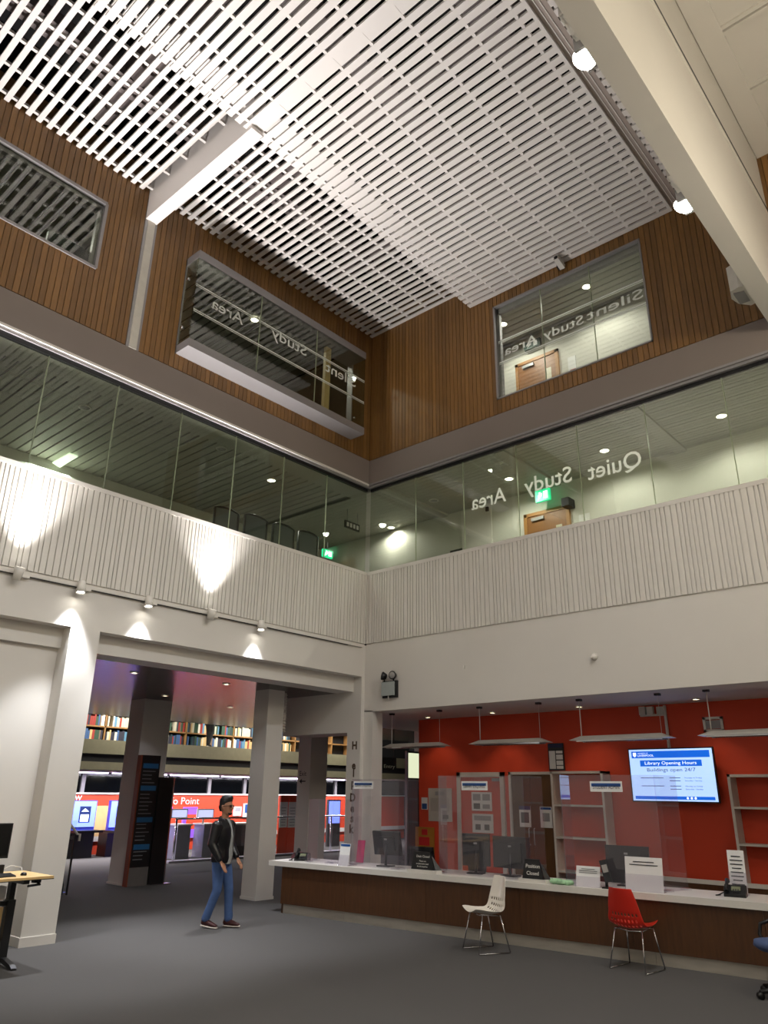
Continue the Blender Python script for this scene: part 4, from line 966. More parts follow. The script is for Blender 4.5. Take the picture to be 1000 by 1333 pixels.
def person(label, loc, rz, skin, hair, jacket, shirt, jeans, shoe, sole, glasses=True):
    o = thing('person', label, 'person', loc, rz)
    # --- body: head, neck, torso, arms with hands, legs as one surface
    b = MB(); hz = 1.52      # chin height
    hd = [(.035, -.005, .030, .035), (.030, .010, .052, .062), (.020, .035, .062, .078), (.012, .07, .070, .088), (.006, .11, .074, .096), (.0, .15, .077, .100), (-.004, .19, .074, .098), (-.008, .225, .060, .082), (-.010, .25, .035, .05), (-.010, .26, .012, .018)]
    loft(b, [((x, 0, hz+h), Yv, X, sy, sx) for x, h, sy, sx in hd], 20)
    limb(b, [(.10, 0, hz+.135), (.112, 0, hz+.11), (.118, 0, hz+.085)], [(.010, .010), (.013, .014), (.018, .014)], 10)      # nose
    limb(b, [(.088, -.02, hz+.048), (.096, 0, hz+.050), (.088, .02, hz+.048)], [.008, .011, .008], 8)                          # lips
    limb(b, [(.088, -.045, hz+.145), (.098, 0, hz+.142), (.088, .045, hz+.145)], [.010, .011, .010], 8)                        # brow
    for s in (-1, 1): limb(b, [(-.008, s*.078, hz+.075), (-.012, s*.084, hz+.105), (-.018, s*.086, hz+.13)], [(.008, .012), (.010, .018), (.009, .016)], 8)  # ears
    limb(b, [(-.012, 0, 1.40), (-.004, 0, 1.48), (.004, 0, 1.57)], [.062, .055, .058], 14)
    loft(b, [((0, 0, .90), Yv, X, .14, .10), ((0, 0, 1.05), Yv, X, .125, .085), ((.005, 0, 1.22), Yv, X, .15, .10), ((0, 0, 1.36), Yv, X, .16, .095), ((-.01, 0, 1.43), Yv, X, .10, .06)], 16)
    legL = [(0, .09, .92), (.10, .10, .50), (.13, .10, .09)]; legR = [(0, -.09, .92), (.02, -.10, .50), (-.14, -.10, .10)]
    for L in (legL, legR): limb(b, L, [.075, .05, .036], 12)
    armR = [(-.01, -.195, 1.385), (-.035, -.255, 1.12), (.11, -.225, .895)]; armL = [(-.01, .195, 1.385), (-.03, .25, 1.12), (.13, .235, .91)]
    for A, s in ((armR, -1), (armL, 1)):
        limb(b, A, [.045, .037, .026], 12)
        w_ = Vector(A[2]); f = (w_-Vector(A[1])).normalized(); side = Vector((0, -s, 0)); side = (side-f*side.dot(f)).normalized(); pn = f.cross(side)
        limb(b, [w_, w_+f*.05, w_+f*.095], [(.028, .018), (.042, .016), (.040, .014)], 12)
        dn = Vector((.25, -s*.55, -.8))
        for k, (off, ln) in enumerate(((-.033, .062), (-.011, .074), (.011, .078), (.033, .070))):
            q = w_+f*.095+side*off; k1 = q+f*ln*.45+dn*.006; k2 = k1+(f*.75+dn*.5).normalized()*ln*.35; k3 = k2+(f*.4+dn*.8).normalized()*ln*.30
            limb(b, [q-f*.02, q, k1, k2, k3], [.0095, .0095, .009, .0082, .007], 8)
        q = w_+f*.035+side*.034; limb(b, [q-side*.01, q+side*.02+f*.02, q+side*.026+f*.052, q+side*.016+f*.078], [.012, .012, .0105, .008], 8)
    smooth_part('body', b, skin, o, .0065, 2)
    # --- clothing
    j = MB()
    loft(j, [((0, 0, .86), Yv, X, .182, .140), ((.0, 0, .93), Yv, X, .196, .15), ((.0, 0, 1.05), Yv, X, .19, .14), ((.005, 0, 1.22), Yv, X, .203, .145), ((-.002, 0, 1.34), Yv, X, .208, .130), ((-.012, 0, 1.42), Yv, X, .172, .098), ((-.014, 0, 1.465), Yv, X, .085, .075)], 22)
    for A in (armR, armL):
        a0, a1, a2 = map(Vector, A); limb(j, [a0+Vector((0, 0, -.0)), a0.lerp(a1, .5), a1, a1.lerp(a2, .5), a1.lerp(a2, .92)], [.085, .076, .070, .062, .050], 14)
    jo = smooth_part('jacket', j, jacket, o, .010, 3)
    c = MB(); limb(c, [(-.055, -.06, 1.47), (-.075, 0, 1.485), (-.055, .06, 1.47)], [.022, .022, .022], 8); limb(c, [(-.055, -.06, 1.47), (.03, -.07, 1.45), (.09, -.045, 1.40)], [.022, .02, .014], 8); limb(c, [(-.055, .06, 1.47), (.03, .07, 1.45), (.09, .045, 1.40)], [.022, .02, .014], 8)
    smooth_part('collar', c, jacket, o, .008, 2)
    s_ = MB(); loft(s_, [((.10, 0, .84), Yv, X, .075, .05), ((.105, 0, .95), Yv, X, .065, .062), ((.10, 0, 1.08), Yv, X, .058, .060), ((.10, 0, 1.22), Yv, X, .050, .064), ((.07, 0, 1.34), Yv, X, .045, .064), ((.045, 0, 1.43), Yv, X, .045, .055), ((.025, 0, 1.465), Yv, X, .05, .045)], 16)
    smooth_part('shirt', s_, shirt, o, .009, 3)
    t = MB(); loft(t, [((-.005, 0, .80), Yv, X, .150, .115), ((-.005, 0, .90), Yv, X, .158, .118), ((0, 0, .98), Yv, X, .150, .112)], 18)
    for L in (legL, legR):
        p0, p1, p2 = map(Vector, L); limb(t, [p0-Vector((0, 0, .05)), p0.lerp(p1, .45), p1, p1.lerp(p2, .5), p1.lerp(p2, .98)], [.098, .088, .068, .062, .060], 14)
        for q in (.80, .90): limb(t, [p1.lerp(p2, q)+Vector((.012, -.035, 0)), p1.lerp(p2, q)+Vector((.028, .03, .006))], [.038, .038], 8)
    smooth_part('jeans', t, jeans, o, .011, 3)
    for (ax, ay, az), pitch, nm in ((legL[2], .0, 'L'), (legR[2], .10, 'R')):
        e = MB(); q = Vector((ax, ay, az-.02)); fx = Vector((math.cos(pitch), 0, -math.sin(pitch))); fz = Vector((math.sin(pitch), 0, math.cos(pitch)))
        base = q-fz*(az-.045-.03*(1 if nm == 'R' else 0))
        base = Vector((ax, ay, .052)) if nm == 'L' else Vector((ax+.02, ay, .062))
        limb(e, [base-fx*.055+fz*.01, base+fx*.02+fz*.012, base+fx*.10-fz*.002, base+fx*.175-fz*.012], [(.036, .042), (.040, .046), (.043, .034), (.032, .022)], 14)
        limb(e, [base-fx*.02+fz*.02, base-fx*.025+fz*.075], [.045, .042], 12)
        so = smooth_part('shoe', e, shoe, o, .009, 2)
        k = MB(); limb(k, [base-fx*.07-fz*.035, base+fx*.02-fz*.036, base+fx*.11-fz*.036, base+fx*.19-fz*.030], [(.036, .014), (.040, .014), (.044, .013), (.032, .012)], 12)
        smooth_part('shoe_sole', k, sole, o, .008, 1)
    h = MB(); loft(h, [((-.030, 0, hz+.10), Yv, X, .078, .075), ((-.022, 0, hz+.15), Yv, X, .084, .088), ((-.010, 0, hz+.185), Yv, X, .085, .104), ((-.002, 0, hz+.225), Yv, X, .078, .105), ((.006, 0, hz+.262), Yv, X, .060, .085), ((.006, 0, hz+.280), Yv, X, .030, .045)], 18)
    limb(h, [(-.075, 0, hz+.06), (-.085, 0, hz+.12)], [(.05, .025), (.07, .03)], 12)
    limb(h, [(.06, -.045, hz+.235), (.07, 0, hz+.245), (.06, .05, hz+.235)], [.028, .034, .028], 10)
    smooth_part('hair', h, hair, o, .009, 2)
    if glasses:
        g = MB()
        for s in (-1, 1): g.obox((.102, s*.034, hz+.122), (0, 1, s*.05), (0, 0, 1), X, .026, .016, .004); g.tube([(.10, s*.058, hz+.128), (.05, s*.082, hz+.128), (-.02, s*.088, hz+.12)], .004, 6)
        g.tube([(.106, -.01, hz+.126), (.108, .01, hz+.126)], .004, 6); part('glasses', g, BLACK, o, world=False)
        bd = MB(); limb(bd, [(.080, -.04, hz+.020), (.080, 0, hz+.008), (.080, .04, hz+.020)], [.016, .018, .016], 8); limb(bd, [(.094, -.024, hz+.066), (.102, 0, hz+.070), (.094, .024, hz+.066)], [.005, .006, .005], 8)
        smooth_part('beard', bd, hair, o, .005, 1)
    return o
SKIN = mat('skin_brown', (158, 112, 84), .55, noise=.03); HAIR = mat('hair_black', (16, 13, 13), .5, noise=.2, scale=90)
LEATHER = mat('leather_black', (18, 18, 21), .28, noise=.2, scale=30, bump=.3); SHIRT = mat('shirt_grey', (146, 148, 146), .85, noise=.1, scale=40)
DENIM = mat('denim_blue', (66, 92, 138), .85, noise=.16, scale=9); SHOE = mat('shoe_maroon', (64, 26, 26), .6); SOLE = mat('sole_white', (206, 196, 188), .6)
person('man in a black leather jacket and blue jeans walking across the carpet', (.47, -3.55, 0), .40, SKIN, HAIR, LEATHER, SHIRT, DENIM, SHOE, SOLE)
pm = onx(271, 968, -11.35)
BLK = mat('cloth_black', (12, 12, 14), .9)
person('person in dark clothes standing at the mezzanine bookshelves', (-11.35, pm.y, 3.19), 1.9, SKIN, HAIR, BLK, BLK, BLK, BLK, SOLE, False)

# ================================================================== LOW HALL AND KIOSKS
# ---- directory totem and black door leaf beside the dark column
TX = -4.64
a = onz(163, 1153, 0); ty0 = onx(184, 1000, TX).y; ty1 = onx(208, 1000, TX).y
to = thing('directory_totem', 'tall black directory board with blue headings against a square column', 'directory', (TX, -1.5, 0))
zt = onx(192, 983, TX).z
part('board', MB().box(TX-.14, TX, ty0, ty1, .35, zt), BLACK, to); part('plinth', MB().box(TX-.14, TX, ty0, ty1, 0, .35), DCOL, to)
part('timber_edge', MB().box(TX-.14, TX+.003, ty0-.03, ty0, 0, zt), mat('edge_wood', (120, 52, 26), .5), to)
for v in (997, 1026, 1067, 1102):
    z = onx(195, v, TX).z; part('blue_heading', MB().box(TX, TX+.005, ty0+.04, ty1-.04, z-.05, z+.05), mat('totem_blue', (34, 92, 140), .4), to)
for k, v in enumerate(list(range(1004, 1022, 5))+list(range(1034, 1062, 5))+list(range(1073, 1098, 5))+list(range(1108, 1120, 5))):
    z = onx(195, v, TX).z; part('text_line', MB().box(TX, TX+.004, ty0+.05, ty0+.05+(ty1-ty0)*(.5 if k % 3 else .68), z-.008, z+.008), mat('totem_text', (110, 112, 116), .6), to)
dl = thing('door_leaf', 'tall black open door leaf with a steel edge beside the directory board', 'door', (-4.6, -1.0, 0))
zt2 = onx(218, 1012, -4.6).z
ye = onx(219, 1080, -4.6).y
part('leaf', MB().box(-4.66, -4.60, ty1+.005, ye, .02, zt2), BLACK, dl); part('edge_strip', MB().box(-4.67, -4.585, ye, ye+.03, 0, zt2), CHROME, dl)
part('floor_plate', MB().box(-4.66, -4.5, ty1+.01, ye+.15, 0, .02), CHROME, dl)
# ---- stairs balustrade next to the bright column
sb = thing('stair_balustrade', 'dark stair balustrade with a steel handrail behind the bright column', 'balustrade', (-4.2, -3.5, 0))
p1 = onx(88, 1067, -4.3); p2 = onx(101, 1086, -4.3)
part('handrail', MB().tube([(-4.3, p1.y, p1.z), (-4.3, p2.y, p2.z), (-4.3, p2.y+.05, p2.z), (-4.3, p2.y+.05, p2.z-.12)], .022), SOLID, sb)
part('glass_panel', MB().box(-4.31, -4.29, p1.y-.8, p2.y-.05, .05, p2.z+.25), CLEAR, sb); part('post', MB().box(-4.32, -4.28, p2.y-.06, p2.y-.04, 0, p2.z), BLACK, sb)
part('stair_side', MB().prism([(-4.5, p1.y-.9, 0), (-4.5, p2.y-.1, 0), (-4.5, p2.y-.1, .18), (-4.5, p1.y-.1, .62), (-4.5, p1.y-.9, .72)], (.15, 0, 0)), BLACK, sb)

# ---- far wall boards and letters
XF = -12.34
def far(u, v, X=XF): return onx(u, v, X)
for u0, u1, lab in ((88, 101, 'pale timber wall board between the bright column and the first kiosk'), (121, 152, 'pale timber wall board between the two kiosks')):
    p = far(u0, 1049); q = far(u1, 1089); single('wall_board', MB().box(-12.40, -12.36, p.y, q.y, q.z, p.z), BEECH, lab, 'board', 'timber boards on the far orange wall')
FP = bpy.data.objects['wall_far']
LW = mat('letter_white', (240, 225, 220), .5)
pI = far(222, 1047); qI = far(259, 1047); text('fo Point', LW, FP, (XF+.003, pI.y, pI.z), Yv, Zv, height=.22, width=qI.y-pI.y)
pI = far(96, 1042); text('w', LW, FP, (XF+.003, pI.y+.02, pI.z), Yv, Zv, height=.22)
# ---- self service kiosks
SC1 = mat('kiosk_lilac', (110, 130, 255), .3, emit=1.8); SC2 = mat('kiosk_dark', (36, 48, 92), .3, emit=.5); SC3 = mat('kiosk_white', (200, 215, 255), .3, emit=1.8)
for u0, u1, lab in ((97, 122, 'self service kiosk with a glowing screen beside the bright column'), (145, 170, 'self service kiosk with a glowing screen half behind the directory column')):
    XK = -11.6; p = far(u0, 1042, XK); q = far(u1, 1080, XK); y0, y1, z1, z0 = p.y, q.y, p.z, q.z
    o = thing('service_kiosk', lab, 'kiosk', (XK, (y0+y1)/2, 0), group='self service kiosks on the far wall')
    part('head', MB().box(XK-.12, XK, y0, y1, z0, z1), mat('kiosk_blue_side', (60, 70, 190), .4), o)
    part('screen', MB().box(XK, XK+.01, y0+.02, y1-.02, z0+.08, z1-.02), SC1, o)
    w_ = y1-y0; h = z1-z0
    part('display', MB().box(XK+.01, XK+.014, y0+w_*.28, y1-w_*.25, z0+h*.25, z1-h*.2), SC2, o); part('display_card', MB().box(XK+.014, XK+.017, y0+w_*.34, y1-w_*.31, z0+h*.28, z0+h*.52), SC3, o)
    part('display_icon', MB().prism([(XK+.015, y0+w_*.36, z0+h*.62), (XK+.015, y1-w_*.33, z0+h*.62), (XK+.015, y0+w_*.5, z0+h*.73)], (.003, 0, 0)), SC3, o)
    part('shelf', MB().box(XK-.3, XK+.45, y0-.05, y1+.05, z0-.06, z0), BLACK, o); part('stand', MB().box(XK-.25, XK+.25, y0-.12, y1-.1, 0, z0-.06), BLACK, o)
# ---- info point: counters, monitors, barrier
for u, lab in ((231, 'white framed monitor beside the first purple lit panel'), (265, 'white framed monitor beside the second purple lit panel')):
    XK = -9.6; p = far(u-11, 1053, XK); q = far(u+13, 1065, XK)
    o = thing('info_monitor', lab, 'monitor', (XK, (p.y+q.y)/2, q.z-.3), group='monitors at the info point')
    part('housing', MB().box(XK-.05, XK, p.y+.1, q.y, q.z, p.z), SOLID, o); part('screen', MB().box(XK, XK+.005, p.y+.13, q.y-.03, q.z+.03, p.z-.03), mat('info_screen', (190, 196, 232), .3, emit=.9), o)
    part('stem', MB().tube([(XK-.03, (p.y+q.y)/2, q.z), (XK-.03, (p.y+q.y)/2, .92)], .025), SILVER, o)
    g = MB(); y0 = p.y-.05; g.box(-10.14, -10.1, y0, y0+.5, q.z+.1, q.z+.30); g.box(-10.14, -10.1, y0, y0+.12, q.z-.5, q.z+.1); g.box(-10.14, -10.1, y0, y0+.5, q.z-.55, q.z-.32).box(-10.14, -10.1, y0, y0+.06, 0, q.z-.55)
    single('glow_panel', g, mat('purple_glow', (150, 90, 255), .4, emit=1.0), lab.replace('white framed monitor beside the', 'bent').replace('lit panel', 'glowing panel at the info point'), 'light panel', 'glowing panels at the info point')
    p = far(u, 1078, -9.6); cnt = thing('info_counter', lab.replace('white framed monitor beside the', 'grey counter under the').replace('lit panel', 'lit monitor'), 'counter', (-9.8, p.y+.25, 0), group='grey counters at the info point')
    part('body', MB().box(-10.0, -9.5, p.y-.05, p.y+.40, 0, .88), mat('counter_grey', (140, 138, 148), .5), cnt); part('top', MB().box(-10.05, -9.45, p.y-.08, p.y+.43, .88, .92), SOLID, cnt)
p = far(300, 1085, -9.6); o = thing('return_desk', 'dark desk with a white top behind the walking man', 'desk', (-9.7, p.y+.6, 0))
part('body', MB().box(-10.0, -9.5, p.y-.1, p.y+1.7, 0, .86), DARK, o); part('top', MB().box(-10.05, -9.45, p.y-.15, p.y+1.75, .86, .91), SOLID, o)
for u, v0, v1, lab, m in ((305, 1050, 1062, 'small white notice on the far orange wall', PAPER), (318, 1046, 1064, 'small blue and white notice on the far orange wall', PAPER)):
    p = far(u, v0); q = far(u+9, v1); o = thing('wall_notice', lab, 'notice', (XF, p.y, q.z), group='notices on the far wall')
    part('sheet', MB().box(XF-.06, XF, p.y, q.y, q.z, p.z), m, o); part('print_block', MB().box(XF, XF+.003, p.y+.05, q.y-.05, q.z+.15, p.z-.03), BLUE if 'blue' in lab else LG, o)
ga = thing('glass_barrier', 'low glass barrier with steel posts before the info point', 'barrier', (-8.4, 3, 0))
p = onz(215, 1122); yA = p.y; yB = 9.0; xg = -8.6
zr = onx(235, 1066, xg).z
for k in range(5):
    y0 = yA+k*1.5; part('glass_panel', MB().box(xg-.006, xg+.006, y0+.05, y0+1.45, .06, zr-.06), CLEAR, ga); part('post', MB().tube([(xg, y0, 0), (xg, y0, zr)], .03), CHROME, ga)
part('top_rail', MB().tube([(xg, yA-.05, zr), (xg, yA+7.5, zr)], .022), CHROME, ga); part('kerb', MB().box(xg-.12, xg+.12, yA-.2, 11, 0, .05), mat('kerb_lilac', (176, 172, 186), .5), ga)
# leaflet racks with lists by the grey column
for u0, u1, lab in ((365, 373, 'white timetable strip on the orange rack nearest the grey column'), (376, 385, 'second white timetable strip on an orange rack')):
    XK = -9.0; p = far(u0, 1044, XK); q = far(u1, 1077, XK); o = thing('timetable_rack', lab, 'rack', (XK, (p.y+q.y)/2, 0), group='timetable racks by the grey column')
    part('sheet', MB().box(XK, XK+.02, p.y, q.y, q.z, p.z), PAPER, o); part('header', MB().box(XK-.01, XK+.025, p.y-.012, q.y+.012, p.z, p.z+.2), ORANGE2, o)
    part('panel', MB().box(XK-.05, XK, p.y-.012, q.y+.012, 0, p.z+.2), ORANGE2, o)
    for k in range(7): part('printed_line', MB().box(XK+.02, XK+.022, p.y+.06, q.y-.08, q.z+.06+k*.085, q.z+.08+k*.085), LG, o)
# ---- conduit hanging from the low ceiling
p = ony(372, 890, -.3); o = thing('cable_riser', 'vertical white ribbed cable riser hanging beside the grey column', 'cable', (-1.28, -.75, 2.75))
y_ = -.75; xx = ony(370, 930, y_).x; zb = ony(369, 953, y_).z
part('spine', MB().tube([(xx, y_, zb), (xx, y_, 3.757)], .035, 10), SOLID, o)
rg = MB(); z = zb
while z < 3.70: rg.lathe([(.036, 0), (.048, .008), (.048, .022), (.036, .03)], (xx, y_, z), n=10); z += .055
part('ribs', rg, SOLID, o)
# ---- no entry sign, far columns
p = onx(488, 985, -5.0); q = onx(516, 1003, -5.0); o = thing('hanging_sign', 'black hanging sign reading No Entry beyond the pillar', 'sign', (-5, (p.y+q.y)/2, q.z))
part('board', MB().box(-5.04, -5.0, p.y-.3, q.y, q.z, p.z), BLACK, o); text('No Entry', SOLID, o, (-4.998, p.y+.03, q.z+.06), Yv, Zv, height=.1, width=q.y-p.y-.1)
part('rod', MB().tube([(-5.02, p.y, p.z), (-5.02, p.y, 3.36)], .012, 6).tube([(-5.02, q.y-.1, p.z), (-5.02, q.y-.1, 3.757)], .012, 6), BLACK, o)
column('column', -4.6, -4.1, 7.2, 7.8, 3.757, COLG, 'plain square column beyond the help desk pillar', 0)
p = onx(531, 980, -3.6); q = onx(544, 1013, -3.6); o = thing('light_box', 'tall pale lit window panel at the edge of the orange wall', 'light panel', (-3.6, p.y, q.z))
part('panel', MB().box(-3.65, -3.6, p.y, q.y+.3, q.z, p.z), mat('lit_window', (226, 232, 196), .5, emit=.8), o); part('frame', MB().box(-3.66, -3.58, p.y-.05, p.y, 0, p.z+.05).box(-3.66, -3.58, p.y, q.y+.3, p.z, p.z+.05).box(-3.66, -3.58, p.y, q.y+.3, q.z-.08, q.z), STEEL, o)
part('leaf', MB().box(-3.65, -3.62, p.y, q.y+.3, .0, q.z-.08), DARK, o)
# blurred kiosk with a rounded glowing frame seen through the corner gap
p = onx(435, 1060, -10.5); o = thing('service_kiosk', 'self service kiosk with a lilac screen seen beside the Exit column', 'kiosk', (-10.5, p.y, 0), group='self service kiosks on the far wall')
part('screen', MB().box(-10.52, -10.5, p.y-.25, p.y+.3, p.z-.3, p.z+.45), SC1, o); part('body', MB().box(-10.6, -10.52, p.y-.3, p.y+.35, 0, p.z+.5), DARK, o)

# ---- books on the mezzanine shelves
bs = thing('bookshelf', 'long timber bookshelf on the mezzanine above the olive band', 'bookshelf', (-11.9, 4, 3.19))
SHW = mat('shelf_timber', (150, 112, 68), .5, noise=.1)
zs = [3.19, 3.62, 4.05]
for z in zs: part('shelf', MB().box(-12.05, -11.75, -3, 12, z, z+.04), SHW, bs)
for k in range(16): part('upright', MB().box(-12.05, -11.75, -3+k*.98, -2.96+k*.98, 3.19, 4.4), SHW, bs)
bcols = [(196, 190, 170), (60, 92, 140), (38, 60, 70), (150, 52, 44), (86, 130, 160), (200, 170, 120), (50, 78, 60), (120, 100, 86), (220, 214, 200), (44, 44, 60)]
bms = [mat('book_cloth_%d' % i, c, .7) for i, c in enumerate(bcols)]
bnames = ['cream', 'blue', 'dark teal', 'red', 'pale blue', 'tan', 'green', 'brown', 'white', 'navy']
random.seed(11); bmesh_c = {}
for zi, z in enumerate(zs[:2]):
    y = -2.6; ci = 0
    while y < 8.6:
        if random.random() < .25: ci = random.randrange(10)
        cc = ci if random.random() < .55 else random.randrange(10); t = random.choice((.045, .06, .075)); h = random.choice((.27, .30, .33))
        k_ = (y+3) % .98
        if k_ < .05 or k_ > .98-t: y += .05; continue
        key = (cc, t, h)
        if key not in bmesh_c:
            mb = MB(); mb.box(0, .02, 0, t, 0, h); mb.box(-.2, 0, 0, .008, 0, h); mb.box(-.2, 0, t-.008, t, 0, h); mb.box(-.19, 0, .008, t-.008, .008, h-.01)
            bmesh_c[key] = mb.mesh('book', bms[cc])
        o = link('book', bmesh_c[key]); o.location = (-11.80, y, z+.04)
        tag(o, '%s book on the %s row of the mezzanine bookshelf' % (bnames[cc], ('lower', 'upper')[zi]), 'book', 'books on the mezzanine bookshelf')
        y += t+.004+(.12 if random.random() < .04 else 0)

# ================================================================== GALLERY CONTENTS
CH = mat('chair_mesh_grey', (78, 84, 84), .5)
for i, (u, v, w_) in enumerate(((295, 672, 28), (333, 682, 26), (369, 694, 25), (401, 704, 23))):
    Xc = -.75; p = onx(u-w_/2, v-18, Xc); q = onx(u+w_/2, v+18, Xc); yc = (p.y+q.y)/2; hw_ = (q.y-p.y)/2; zt_ = p.z+.0
    lab = ['farthest from the corner', 'second from the glass corner end', 'third along the row', 'closest to the corner']
    o = thing('gallery_chair', ['tall backed grey chair under the dark part of the dim gallery', 'tall backed grey chair beside the first one along the dim gallery glass', 'tall backed grey chair with the pane joint across it', 'tall backed grey chair nearest the corner of the galleries'][i], 'chair', (Xc, yc, 5.12), group='grey chairs along the dim gallery glass')
    r = []
    n = 7
    top = [(Xc, yc+hw_*(k/(n-1)*2-1), zt_-.05-.05*abs(k/(n-1)*2-1)**2) for k in range(n)]
    part('backrest', MB().prism([(Xc, yc-hw_, zt_-.95), (Xc, yc+hw_, zt_-.95)]+top[::-1], (-.05, 0, 0)), CH, o)
    part('back_frame', MB().tube([(Xc+.01, yc-hw_, zt_-.95)]+[(a, b_, c+.01) for a, b_, c in top]+[(Xc+.01, yc+hw_, zt_-.95)], .022, 6), BLACK, o)
    part('seat', MB().box(Xc-.5, Xc-.02, yc-hw_, yc+hw_, 5.55, 5.62), CH, o)
    for sx in (-.46, -.05):
        for sy in (-1, 1): part('leg', MB().tube([(Xc+sx, yc+sy*hw_*.9, 5.12), (Xc+sx, yc+sy*hw_*.9, 5.56)], .016, 6), CHROME, o)
# exit signs and doors in the galleries
EXG = mat('exit_green', (20, 190, 130), .4, emit=1.6); EXW = mat('exit_white', (235, 255, 245), .4, emit=2.)
def exit_sign(label, c, d, n, w_, h, lit=True):
    o = thing('exit_sign', label, 'sign', c, group='exit signs in the galleries'); c = Vector(c); d = Vector(d); n = Vector(n)
    g = EXG if lit else mat('exit_dark', (20, 60, 44), .5)
    part('box', MB().obox(c, d, n, Zv, w_/2, .03, h/2), g, o); f = c+n*.032; wm = EXW if lit else PAPER
    k = MB(); k.obox(f-d*w_*.18+Vector((0, 0, h*.22)), d, n, Zv, .02, .002, .02); k.obox(f-d*w_*.16, d+Vector((0, 0, .5)), n, Zv-Vector((0, 0, 0)) if False else Vector((0, 0, 1)), .05, .002, .03); k.obox(f-d*w_*.24-Vector((0, 0, h*.22)), d+Vector((0, 0, .8)), n, Zv, .04, .002, .012); k.obox(f+d*w_*.22, d, n, Zv, .05, .002, h*.32)
    part('running_figure', k, wm, o); part('hanger', MB().tube([c+Vector((0, 0, h/2)), c+Vector((0, 0, h/2+.2))], .01, 6), STEEL, o)
p = ony(707, 645, 2.1); exit_sign('glowing green running figure exit sign above the gallery door', p, Vector((1, 0, 0)), Vector((0, -1, 0)), .34, .26)
p = onx(426, 721, -1.5); exit_sign('small green exit sign in the dim gallery near the corner', p, Vector((0, 1, 0)), Vector((1, 0, 0)), .30, .18)
p = onx(460, 685, -1.2); o = thing('direction_sign', 'black hanging direction sign with white pictograms near the gallery corner', 'sign', p, group='hanging signs in the dim gallery')
part('board', MB().box(-1.23, -1.2, p.y-.28, p.y+.22, p.z-.09, p.z+.09), BLACK, o); part('rods', MB().tube([(-1.21, p.y-.2, p.z+.08), (-1.21, p.y-.2, ZG)], .008, 6).tube([(-1.21, p.y+.15, p.z+.08), (-1.21, p.y+.15, ZG)], .008, 6), STEEL, o)
pg = MB()
for k in range(4): pg.box(-1.2, -1.197, p.y-.22+k*.11, p.y-.15+k*.11, p.z-.05, p.z+.05)
part('pictogram', pg, PAPER, o)
def wood_door(nm, label, x0, x1, y, z0, z1):
    d = thing(nm, label, 'door', ((x0+x1)/2, y, z0), kind='structure')
    part('frame', MB().box(x0, x0+.08, y-.05, y, z0, z1).box(x1-.08, x1, y-.05, y, z0, z1).box(x0, x1, y-.05, y, z1-.08, z1), mat('door_frame_oak', (170, 122, 66), .5), d)
    lf_ = part('leaf', MB().box(x0+.08, x1-.08, y-.03, y, z0, z1-.08), DOORWOOD, d)
    part('vision_panel', MB().box(x1-.34, x1-.2, y-.034, y-.03, z0+1.0, z1-.4), mat('vision_pale', (210, 205, 180), .4), lf_); part('closer', MB().box(x0+.2, x0+.5, y-.08, y-.03, z1-.2, z1-.13), SILVER, lf_)
p = ony(683, 672, 2.38); q = ony(742, 656, 2.38); wood_door('door_2', 'oak framed door at the back of the bright gallery', p.x, q.x, 2.378, 5.12, (p.z+q.z)/2)
single('door_plate', MB().box(q.x-.05, q.x+.12, 2.1, 2.37, (p.z+q.z)/2-.12, (p.z+q.z)/2+.06), BLACK, 'small black projecting sign at the gallery door head', 'sign')
p = ony(672, 476, 2.4); q = ony(727, 455, 2.4); wood_door('door_3', 'dark oak door inside the bright upper study room', p.x, q.x, 2.398, 8.82, (p.z+q.z)/2)
p = ony(695, 450, 2.36); exit_sign('unlit green exit sign inside the bright upper study room', (p.x, 2.3, p.z), Vector((1, 0, 0)), Vector((0, -1, 0)), .42, .2, False)
p = ony(739, 466, 2.39); q = ony(751, 484, 2.39); o = thing('safety_notice', 'pale notice with a red band inside the bright upper study room', 'notice', ((p.x+q.x)/2, 2.4, q.z))
part('sheet', MB().box(p.x, q.x, 2.385, 2.4, q.z, p.z), PAPER, o); part('red_band', MB().box(p.x+.04, q.x-.02, 2.382, 2.385, q.z, q.z+.1), mat('fire_red', (196, 30, 26), .6), o)
p = ony(548, 717, 1.2); single('black_sign', MB().box(p.x-.02, p.x+.32, 2.32, 2.37, p.z+.1, p.z+.28), BLACK, 'small black sign on the white gallery wall near the corner', 'sign')
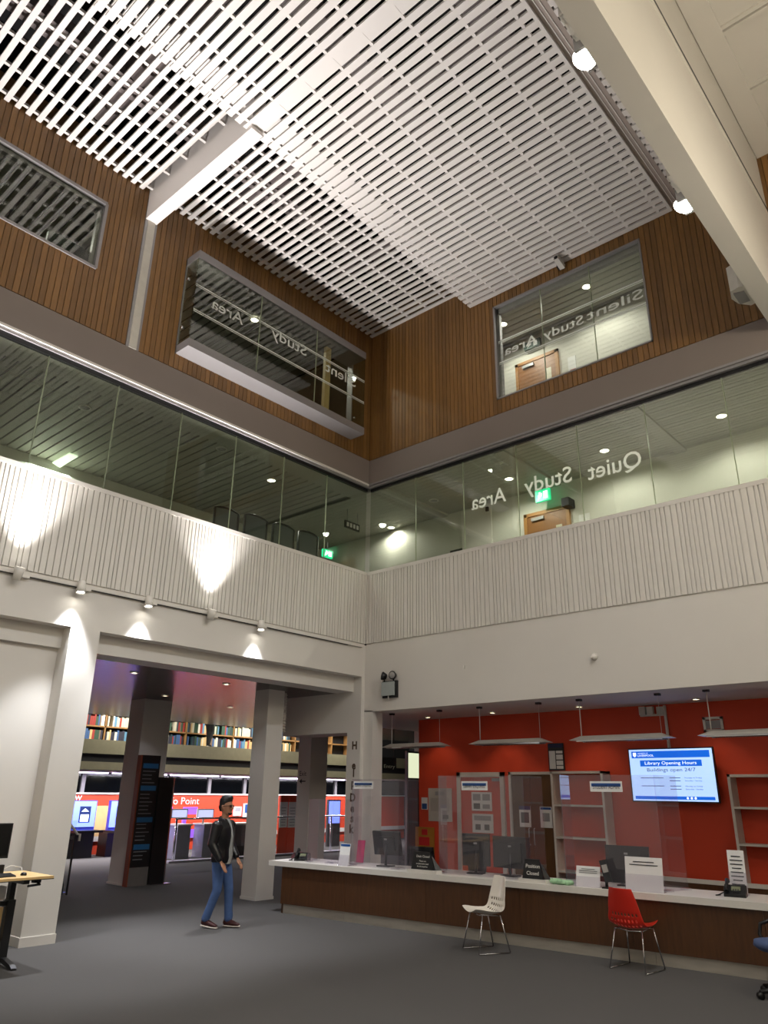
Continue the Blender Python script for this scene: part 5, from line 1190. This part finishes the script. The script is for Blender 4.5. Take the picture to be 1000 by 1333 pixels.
p = ony(621, 672, 2.37); o = thing('white_door', 'plain white door with a small black latch in the bright gallery', 'door', (p.x, 2.37, 5.12))
pd0 = ony(602, 690, 2.37).x; pd1 = ony(641, 690, 2.37).x; zd = ony(620, 681, 2.37).z
part('leaf', MB().box(pd0, pd1, 2.34, 2.378, 5.12, zd+.35), SOLID, o); part('latch', MB().box(pd1-.12, pd1-.05, 2.30, 2.34, zd+.20, zd+.30), BLACK, o)
p = ony(761, 675, 2.37); single('gallery_notice', MB().box(p.x-.12, p.x+.12, 2.365, 2.378, p.z-.1, p.z+.1), PAPER, 'small pale notice beside the oak gallery door', 'notice')
# lit panel far inside the dim gallery
p = onz(85, 598, ZG-.04); o = thing('panel_light', 'tilted square light panel in the dim dim gallery ceiling', 'light panel', (-3.0, -5.5, 8.0))
pts = [onz(68, 603, 8.06), onz(78, 609, 8.06), onz(101, 595, 8.06), onz(90, 591, 8.06)]
area((pts[0].x, pts[0].y, 7.95), (0, 0, -1), 45, .5, .9, (.9, 1, .9), 'panel_light_beam')
part('diffuser', MB().prism(pts, (0, 0, .03)), mat('panel_glow', (210, 225, 200), .5, emit=1.6), o)
# chair and post in the flush upper window
Xc = -.6; p = onx(72, 300, Xc); q = onx(108, 345, Xc)
o = thing('study_chair', 'grey chair back seen through the flush upper window', 'chair', (Xc, (p.y+q.y)/2, 8.82))
yc = (p.y+q.y)/2; hw_ = .38; zt_ = p.z-.02
part('backrest', MB().prism([(Xc, yc-hw_, zt_-.9), (Xc, yc+hw_, zt_-.9), (Xc, yc+hw_, zt_-.12), (Xc, yc+hw_*.6, zt_-.02), (Xc, yc-hw_*.6, zt_), (Xc, yc-hw_, zt_-.05)], (-.06, 0, 0)), CH, o)
part('seat', MB().box(Xc-.5, Xc-.03, yc-hw_, yc+hw_, 9.25, 9.32), CH, o)
for sx in (-.46, -.05):
    for sy in (-1, 1): part('leg', MB().tube([(Xc+sx, yc+sy*hw_*.9, 8.82), (Xc+sx, yc+sy*hw_*.9, 9.26)], .016, 6), CHROME, o)
